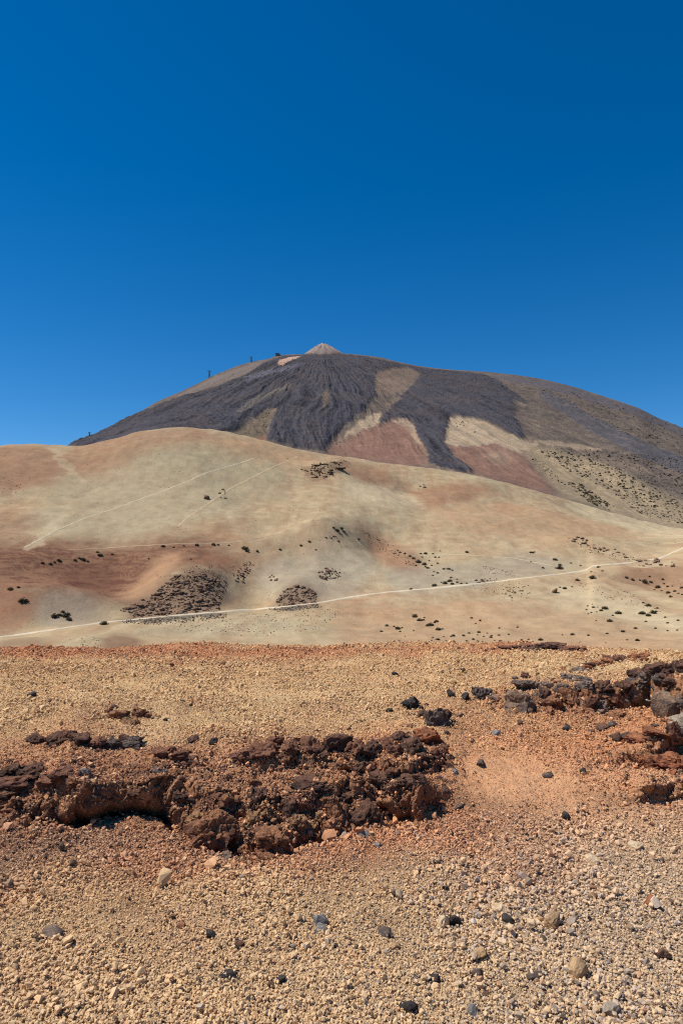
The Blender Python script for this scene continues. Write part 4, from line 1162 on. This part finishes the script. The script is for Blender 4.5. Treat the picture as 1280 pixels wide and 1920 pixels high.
far_outcrop('big dark rubbly spur of rocks above the dirt track', [(225, 1142), (280, 1122), (318, 1088), (360, 1070), (402, 1078), (428, 1092), (412, 1112), (412, 1143), (340, 1152), (255, 1158)], 240, 6, 17, seed=1)
far_outcrop('narrow dark rocks running uphill beside the big spur', [(432, 1075), (452, 1062), (468, 1050), (476, 1060), (466, 1075), (455, 1094), (440, 1090)], 20, 6, 13, seed=2)
far_outcrop('small group of brown rocks between the two spurs', [(500, 1078), (512, 1076), (520, 1090), (512, 1098)], 7, 7, 12, seed=3)
far_outcrop('dark rocky knob standing right above the dirt track', [(518, 1122), (540, 1102), (570, 1098), (590, 1112), (595, 1132), (560, 1136), (520, 1138)], 64, 7, 15, seed=4)
far_outcrop('black rock cluster on the grey knoll', [(592, 1076), (612, 1066), (636, 1068), (638, 1084), (604, 1088)], 18, 7, 13, seed=5)
far_outcrop('small dark rocks on the crest of the knoll', [(604, 1000), (618, 1000), (640, 1012), (636, 1018), (610, 1010)], 10, 5, 10, seed=6)
far_outcrop('layered brown ledges high on the dome shoulder', [(565, 880), (600, 868), (640, 862), (652, 868), (630, 888), (600, 900), (575, 892)], 22, 7, 20, tone='farledge', seed=7, flat=0.34, wide=1.7)
far_outcrop('brown stones on the low mound beneath the track', [(940, 1112), (960, 1104), (995, 1110), (1000, 1122), (960, 1126)], 14, 5, 10, tone='farledge', seed=8)
far_outcrop('dark rocky line along the ridge toward the frame edge', [(1056, 1006), (1080, 1008), (1130, 1022), (1190, 1046), (1180, 1050), (1110, 1030), (1064, 1014)], 30, 5, 11, seed=9)
far_outcrop('brown rock ledges by the track at the frame edge', [(1185, 1052), (1220, 1050), (1275, 1054), (1270, 1064), (1200, 1062)], 18, 6, 13, seed=10)
far_outcrop('dark ledge stones below the bend of the track', [(885, 1088), (920, 1082), (935, 1090), (900, 1096)], 12, 5, 10, tone='farledge', seed=11)
far_outcrop('two dark rocks in the saddle under the lava tongue', [(778, 912), (798, 908), (800, 915), (784, 918)], 5, 5, 11, seed=12)

o = put_rock(387, 936, 12, 8, 'far', name='boulder', land=far, rmin=325, mat=M_farrock, sub=3)
tag(o, 'lone black boulder on the big tan dome', 'boulder')
far_outcrop('brown rock pile next to the straight footpath', [(410, 918), (424, 916), (424, 936), (412, 938)], 8, 4, 8, seed=13)
o = put_rock(1039, 1112, 12, 9, 'far', name='boulder', land=far, rmin=325, mat=M_farrock, sub=3)
tag(o, 'single dark boulder on the pale mound below the track', 'boulder')

# ------------------------------------------------------------------ shrubs
def shrub_mesh(seed):
    r = np.random.default_rng(seed)
    Vs, Fs, Cs = [], [], []
    v0, f0 = ico(2)
    o = r.uniform(0, 30, 3)
    core = v0 * (0.82 + 0.25 * fbm3(v0 * 2.2 + o, 3, seed))[:, None]
    core[:, 2] = np.maximum(core[:, 2], -0.15)
    core *= (0.44, 0.44, 0.62)
    Vs.append(core); Fs.append(f0); Cs.append(np.tile(alb(58, 52, 38), (len(core), 1)) * (0.7 + 0.5 * r.random((len(core), 1))))
    nb = len(core)
    m = 150
    d = r.normal(size=(m, 3)); d[:, 2] = np.abs(d[:, 2]); d /= np.linalg.norm(d, axis=1, keepdims=True)
    pos = d * (0.40, 0.40, 0.58) * r.uniform(0.85, 1.25, (m, 1))
    s = r.uniform(0.05, 0.12, (m, 1))
    t1 = r.normal(size=(m, 3)); t1 /= np.linalg.norm(t1, axis=1, keepdims=True)
    t2 = np.cross(t1, d); t2 /= np.linalg.norm(t2, axis=1, keepdims=True)
    tri = np.stack([pos + t1 * s, pos - t1 * s * 0.6 + t2 * s, pos + d * s * 1.4 - t2 * s * 0.5], 1).reshape(-1, 3)
    Vs.append(tri); Fs.append(np.arange(nb, nb + 3 * m).reshape(-1, 3))
    cc = np.array([alb(92, 84, 56), alb(70, 66, 44), alb(110, 94, 66)])[r.integers(0, 3, m)]
    Cs.append(np.repeat(cc, 3, 0))
    return mesh_np('shrub', np.concatenate(Vs), np.concatenate(Fs), M_shrub, np.concatenate(Cs), smooth=False)
SH = [shrub_mesh(50 + k) for k in range(6)]
def shrub(px, py, w, label, group, rmin=325):
    x, y, z = far.at(px, py, rmin)
    d = math.hypot(x, y)
    s = w * d / FPX
    o = obj('shrub', SH[int(r3.integers(0, 6))], None, (x, y, z), (0, 0, r3.uniform(0, 6.28)))
    k = r3.uniform(0.85, 1.15)
    o.scale = (s * 0.84, s * 0.84, s * 0.5 * k)
    return tag(o, label, 'shrub', group)
Zr = lambda pts: [(700 + a / 2.207, 1020 + b / 2.207, w / 2.207) for a, b, w in pts]
G = {
 'dark shrub in the thick cluster low on the sandy flat': Zr([(55, 340, 20), (32, 363, 16), (100, 352, 30), (118, 348, 12), (85, 343, 12), (170, 302, 30), (190, 318, 30), (210, 305, 12), (206, 316, 16), (235, 338, 36), (222, 340, 20), (260, 322, 24), (252, 326, 14), (268, 356, 30), (285, 352, 12), (110, 364, 14), (130, 383, 8), (166, 360, 10)]),
 'small dark shrub sprinkled along the near edge of the sandy flat': Zr([(245, 388, 12), (265, 397, 24), (290, 385, 10), (330, 382, 22), (320, 384, 12), (335, 409, 18), (372, 381, 18), (395, 370, 16), (385, 403, 14), (412, 396, 16), (435, 367, 20), (430, 378, 10), (455, 383, 12), (485, 387, 18), (488, 380, 12), (470, 370, 10), (520, 349, 12), (518, 378, 14), (558, 375, 12), (595, 346, 12), (405, 307, 16), (422, 330, 10), (440, 318, 14), (612, 399, 14), (640, 396, 12), (690, 398, 24), (430, 404, 14), (450, 406, 10), (376, 412, 10), (500, 400, 8), (585, 410, 8), (240, 400, 10), (300, 402, 10)]),
 'dark shrub dotted over the wide sand toward the frame edge': Zr([(822, 377, 22), (780, 377, 9), (888, 379, 14), (1030, 364, 22), (1082, 350, 18), (1090, 401, 22), (1048, 398, 13), (965, 372, 15), (1125, 322, 13), (1165, 350, 13), (1215, 360, 11), (1255, 358, 11), (1205, 305, 12), (1215, 328, 15), (1258, 317, 15), (1020, 430, 8), (850, 410, 8), (920, 318, 8), (960, 410, 8), (1140, 435, 8)]),
 'dark shrub in the close group right of the flat': Zr([(976, 321, 28), (955, 268, 32), (940, 277, 20), (908, 263, 16), (885, 258, 11), (880, 273, 11), (900, 285, 12), (888, 290, 10), (1012, 289, 30), (988, 297, 13), (905, 250, 8), (925, 262, 8), (922, 282, 10), (1110, 290, 34), (1135, 298, 24), (1155, 287, 30), (1172, 267, 13), (1135, 257, 28), (1115, 245, 15), (1168, 280, 14)]),
 'dark shrub between the pale track and the mounds': Zr([(905, 143, 32), (842, 151, 22), (790, 186, 22), (768, 103, 38), (770, 88, 20), (750, 67, 24), (815, 80, 12), (655, 37, 18), (648, 36, 12), (665, 34, 10), (385, 35, 18), (820, 178, 10), (770, 180, 12), (855, 90, 12), (930, 98, 18), (945, 112, 12), (900, 115, 10), (700, 100, 14), (650, 75, 10)]),
 'dark shrub in the gully mouth above the track': Zr([(265, 81, 14), (215, 41, 20), (195, 41, 14), (245, 41, 12), (150, 51, 18), (130, 41, 14), (165, 61, 20), (185, 76, 30), (215, 96, 14), (210, 86, 24), (225, 101, 20), (250, 116, 12), (245, 131, 12), (265, 121, 16), (290, 105, 16), (310, 105, 22), (325, 110, 12), (255, 56, 14), (270, 56, 12), (110, 36, 14), (100, 28, 10), (240, 90, 12), (230, 70, 10), (175, 90, 12), (275, 30, 10), (90, 40, 10), (145, 75, 10), (200, 55, 12)]),
 'dark shrub in the clump touching the track': Zr([(295, 164, 26), (315, 156, 28), (320, 141, 14), (325, 166, 20), (345, 159, 14), (345, 148, 10), (362, 165, 14), (385, 164, 12), (252, 174, 28), (155, 189, 20), (130, 192, 8), (280, 160, 10), (96, 232, 6)]),
 'dark shrub on the rust slope at the frame edge': Zr([(1120, 159, 28), (1145, 158, 18), (1175, 181, 26), (1200, 165, 11), (1195, 147, 13), (1218, 204, 22), (1215, 178, 14), (1228, 220, 17), (1245, 197, 17), (1260, 206, 11), (1070, 149, 17), (1045, 140, 17), (1140, 135, 11), (1275, 183, 20), (1160, 190, 10), (1190, 195, 10), (1235, 175, 10), (1100, 150, 10), (1275, 210, 12)]),
 'dark shrub dotting the rust coloured fold of the hill': [(80, 1056, 8), (95, 1058, 8), (111, 1052, 10), (141, 1051, 8), (156, 1050, 12), (183, 1036, 8), (188, 1042, 12), (211, 1040, 7), (279, 1048, 5), (306, 1025, 10), (326, 1027, 5), (345, 1024, 6), (369, 1023, 10), (400, 1022, 10), (409, 1022, 7), (429, 1023, 5), (459, 1029, 16), (463, 1034, 10), (482, 1034, 7), (525, 1031, 7), (564, 1023, 7), (580, 1016, 7), (592, 1031, 5), (20, 1106, 12), (35, 1102, 8), (358, 1049, 5), (103, 1055, 6), (149, 1047, 6), (165, 1053, 6)],
 'dark bush low on the grey rust slope near the track': [(44, 1128, 20), (103, 1157, 16), (122, 1156, 16), (130, 1163, 14), (118, 1148, 10), (128, 1152, 10), (196, 1171, 18), (112, 1154, 10)],
 'dark bush among the rocks on top of the knoll': [(632, 996, 12), (625, 990, 8), (640, 992, 10), (644, 998, 8), (672, 1012, 8)],
}
for label, pts in G.items():
    for (px, py, w) in pts:
        shrub(px, py, w, label, label.replace('small dark shrub', 'small shrubs').replace('dark shrub', 'shrubs').replace('dark bush', 'bushes'))

# distant scrub and talus that nobody could count
def speck(name, polys, label, mat, c, rmin, seed):
    r = np.random.default_rng(seed)
    v0, f0 = ico(1)
    Vs, Fs, Cs = [], [], []; nb = 0
    for poly, n, s0, s1 in polys:
        for (px, py) in poly_pts(poly, n, int(r.integers(1e6))):
            x, y, z = far.at(px, py, rmin)
            s = 0.8 * (s0 + (s1 - s0) * r.random() ** 2) * math.hypot(x, y) / FPX
            v = v0 * (0.5 * s) * r.uniform(0.6, 1.3, (len(v0), 1)) * (1.2, 1.2, 0.8)
            Vs.append(v + (x, y, z + 0.12 * s)); Fs.append(f0 + nb); nb += len(v0)
            Cs.append(np.tile(c[int(r.integers(len(c)))], (len(v0), 1)) * r.uniform(0.7, 1.3))
    o = obj(name, mesh_np(name, np.concatenate(Vs), np.concatenate(Fs), mat, np.concatenate(Cs), smooth=False))
    tag(o, label, name.replace('_', ' '), kind='stuff')
SCC = [alb(84, 76, 54), alb(70, 62, 48), alb(98, 84, 64)]
speck('scrub', [([(1010, 845), (1060, 845), (1150, 880), (1280, 940), (1280, 985), (1200, 965), (1140, 920), (1060, 880)], 520, 2.0, 5.5),
                ([(1060, 905), (1085, 905), (1150, 950), (1140, 960), (1100, 940)], 150, 2.5, 6.5),
                ([(1040, 835), (1280, 860), (1280, 930), (1180, 895), (1080, 860)], 420, 1.8, 4.5),
                ([(990, 850), (1020, 870), (1060, 910), (1040, 905), (1000, 870)], 50, 2, 4), ([(850, 790), (880, 790), (900, 815), (860, 812)], 14, 2, 4), ([(900, 720), (1000, 740), (1280, 860), (1280, 800), (1080, 735)], 260, 1.5, 3.5),
                ([(440, 812), (505, 770), (505, 820)], 60, 1.5, 3.5), ([(608, 846), (700, 790), (700, 800), (640, 840)], 40, 1.5, 3)],
      'sparse dark scrub speckling the lower volcano flank', M_shrub, SCC, 1500, 1)
speck('rubble', [([(225, 1163), (330, 1157), (425, 1151), (425, 1160), (300, 1172), (235, 1170)], 420, 1.6, 4.0), ([(300, 1165), (420, 1156), (600, 1138), (640, 1148), (600, 1180), (480, 1195), (340, 1185)], 420, 1.2, 3.2),
                 ([(500, 1141), (600, 1133), (604, 1140), (520, 1148)], 160, 1.6, 4.0), ([(860, 1095), (935, 1085), (1000, 1100), (990, 1125), (930, 1120)], 110, 1.4, 3.4), ([(900, 1060), (960, 1070), (965, 1082), (915, 1075)], 50, 1.4, 3.2),
                 ([(290, 1080), (360, 1060), (440, 1060), (430, 1090), (330, 1090)], 90, 1.5, 3.5), ([(225, 1144), (280, 1122), (318, 1088), (360, 1070), (402, 1078), (428, 1092), (412, 1146), (255, 1160)], 620, 1.6, 6.0), ([(518, 1122), (540, 1102), (570, 1098), (590, 1112), (595, 1134), (520, 1138)], 200, 1.6, 5.5), ([(432, 1075), (468, 1050), (476, 1060), (455, 1094)], 60, 1.5, 4.5), ([(592, 1076), (612, 1066), (638, 1070), (638, 1084), (604, 1088)], 70, 1.5, 5.0), ([(1060, 1006), (1190, 1046), (1185, 1060), (1100, 1035)], 90, 1.5, 3.5), ([(660, 985), (720, 1012), (790, 1058), (770, 1062), (700, 1025)], 130, 1.4, 3.0),
                 ([(1060, 1085), (1180, 1110), (1250, 1150), (1150, 1130)], 90, 1.4, 3.2), ([(0, 850), (330, 812), (600, 860), (1280, 1000), (1280, 1215), (0, 1215)], 900, 0.8, 2.0), ([(560, 882), (600, 866), (650, 862), (640, 880), (600, 900)], 120, 1.5, 5.0), ([(0, 885), (60, 895), (50, 925), (0, 925)], 40, 1.2, 2.6), ([(150, 1195), (190, 1190), (190, 1215), (150, 1215)], 50, 1.5, 3)],
      'dark rubble and tiny bushes strewn below the rocky spurs', M_farrock, [alb(92, 76, 62), alb(72, 60, 52), alb(120, 96, 76)], 325, 2)

# ------------------------------------------------------------------ cable car pylons and the upper station
def boxes(name, bl, mat, parent):
    Vs, Fs = [], []; nb = 0
    for (p0, p1, w) in bl:     # square bars from p0 to p1
        p0 = np.array(p0, float); p1 = np.array(p1, float); ax = p1 - p0; ax /= np.linalg.norm(ax)
        up = np.array([0, 0, 1.0]) if abs(ax[2]) < 0.9 else np.array([1.0, 0, 0])
        a = np.cross(ax, up); a /= np.linalg.norm(a); b = np.cross(ax, a)
        wa, wb = (w if isinstance(w, tuple) else (w, w))
        c = [s * a * wa / 2 + t_ * b * wb / 2 for s, t_ in ((-1, -1), (1, -1), (1, 1), (-1, 1))]
        Vs += [p0 + q for q in c] + [p1 + q for q in c]
        Fs += [(nb, nb + 1, nb + 2, nb + 3), (nb + 4, nb + 7, nb + 6, nb + 5)] + [(nb + k, nb + 4 + k, nb + 4 + (k + 1) % 4, nb + (k + 1) % 4) for k in range(4)]
        nb += 8
    me = mesh_np(name, Vs, Fs, mat, smooth=False)
    bm = bmesh.new(); bm.from_mesh(me); bmesh.ops.recalc_face_normals(bm, faces=bm.faces[:]); bm.to_mesh(me); bm.free()
    return obj(name, me, parent)
def pylon(px, py, hpx, label):
    x, y, z = far.at(px, py, RV)
    H = hpx * math.hypot(x, y) / FPX
    e = bpy.data.objects.new('cable_car_pylon', None); col.objects.link(e)
    e.location = (x, y, z - 2); e.rotation_euler = (0, 0, 0.3)
    tag(e, label, 'pylon', 'cable car pylons on the volcano')
    b, t_ = 0.14 * H, 0.05 * H
    for sx, sy in ((-1, -1), (1, -1), (1, 1), (-1, 1)):
        boxes('leg', [((sx * b, sy * b, 0), (sx * t_, sy * t_, H), 1.3)], M_steel, e)
    br = []
    for k in range(6):
        f0, f1 = k / 6, (k + 1) / 6
        w0 = b + (t_ - b) * f0; w1 = b + (t_ - b) * f1
        cs = ((-1, -1), (1, -1), (1, 1), (-1, 1))
        for q in range(4):
            a_, c_ = cs[q], cs[(q + 1) % 4]
            br.append(((a_[0] * w0, a_[1] * w0, f0 * H), (c_[0] * w1, c_[1] * w1, f1 * H), 0.5))
            br.append(((a_[0] * w1, a_[1] * w1, f1 * H), (c_[0] * w1, c_[1] * w1, f1 * H), 0.5))
    boxes('bracing', br, M_steel, e)
    ca = boxes('crossarm', [((-0.26 * H, 0, H), (0.26 * H, 0, H), (1.6, 2.2)), ((-0.26 * H, 0, H + 0.8), (0, 0, H + 3.0), 0.6), ((0.26 * H, 0, H + 0.8), (0, 0, H + 3.0), 0.6)], M_steel, e)
    for s in (-1, 1):
        boxes('cable_saddle', [((s * 0.24 * H, -2.4, H + 1.4), (s * 0.24 * H, 2.4, H + 1.4), (1.2, 1.0))], M_steel, ca)
pylon(471, 677.5, 10, 'upper steel cable car pylon on the skyline shoulder')
pylon(392.5, 706, 13, 'lower steel cable car pylon standing on the skyline')
pylon(168, 816, 6, 'tiny mast near the foot of the volcano skyline')
x, y, z = far.at(520, 667, RV)
st = bpy.data.objects.new('cable_car_station', None); col.objects.link(st); st.location = (x, y, z - 1); st.rotation_euler = (0, 0, 0.2)
tag(st, 'low grey cable car station on the volcano skyline', 'building')
boxes('wall', [((-9, 0, 5), (9, 0, 5), (12, 12))], M_conc, st)
boxes('wall', [((9.01, 1, 3.2), (15, 1, 3.2), (10, 8))], M_conc, st)
rf = boxes('roof', [((-10.5, 0, 11.5), (10.5, 0, 11.5), (14, 1.0))], M_roof, st)
boxes('chimney', [((-4, 0, 12), (-4, 0, 15), 1.6)], M_conc, rf)
for k in range(4):
    boxes('window', [((-7.5 + 4.2 * k, -6.05, 6.5), (-4.8 + 4.2 * k, -6.05, 6.5), (0.2, 3))], M_glass, st)
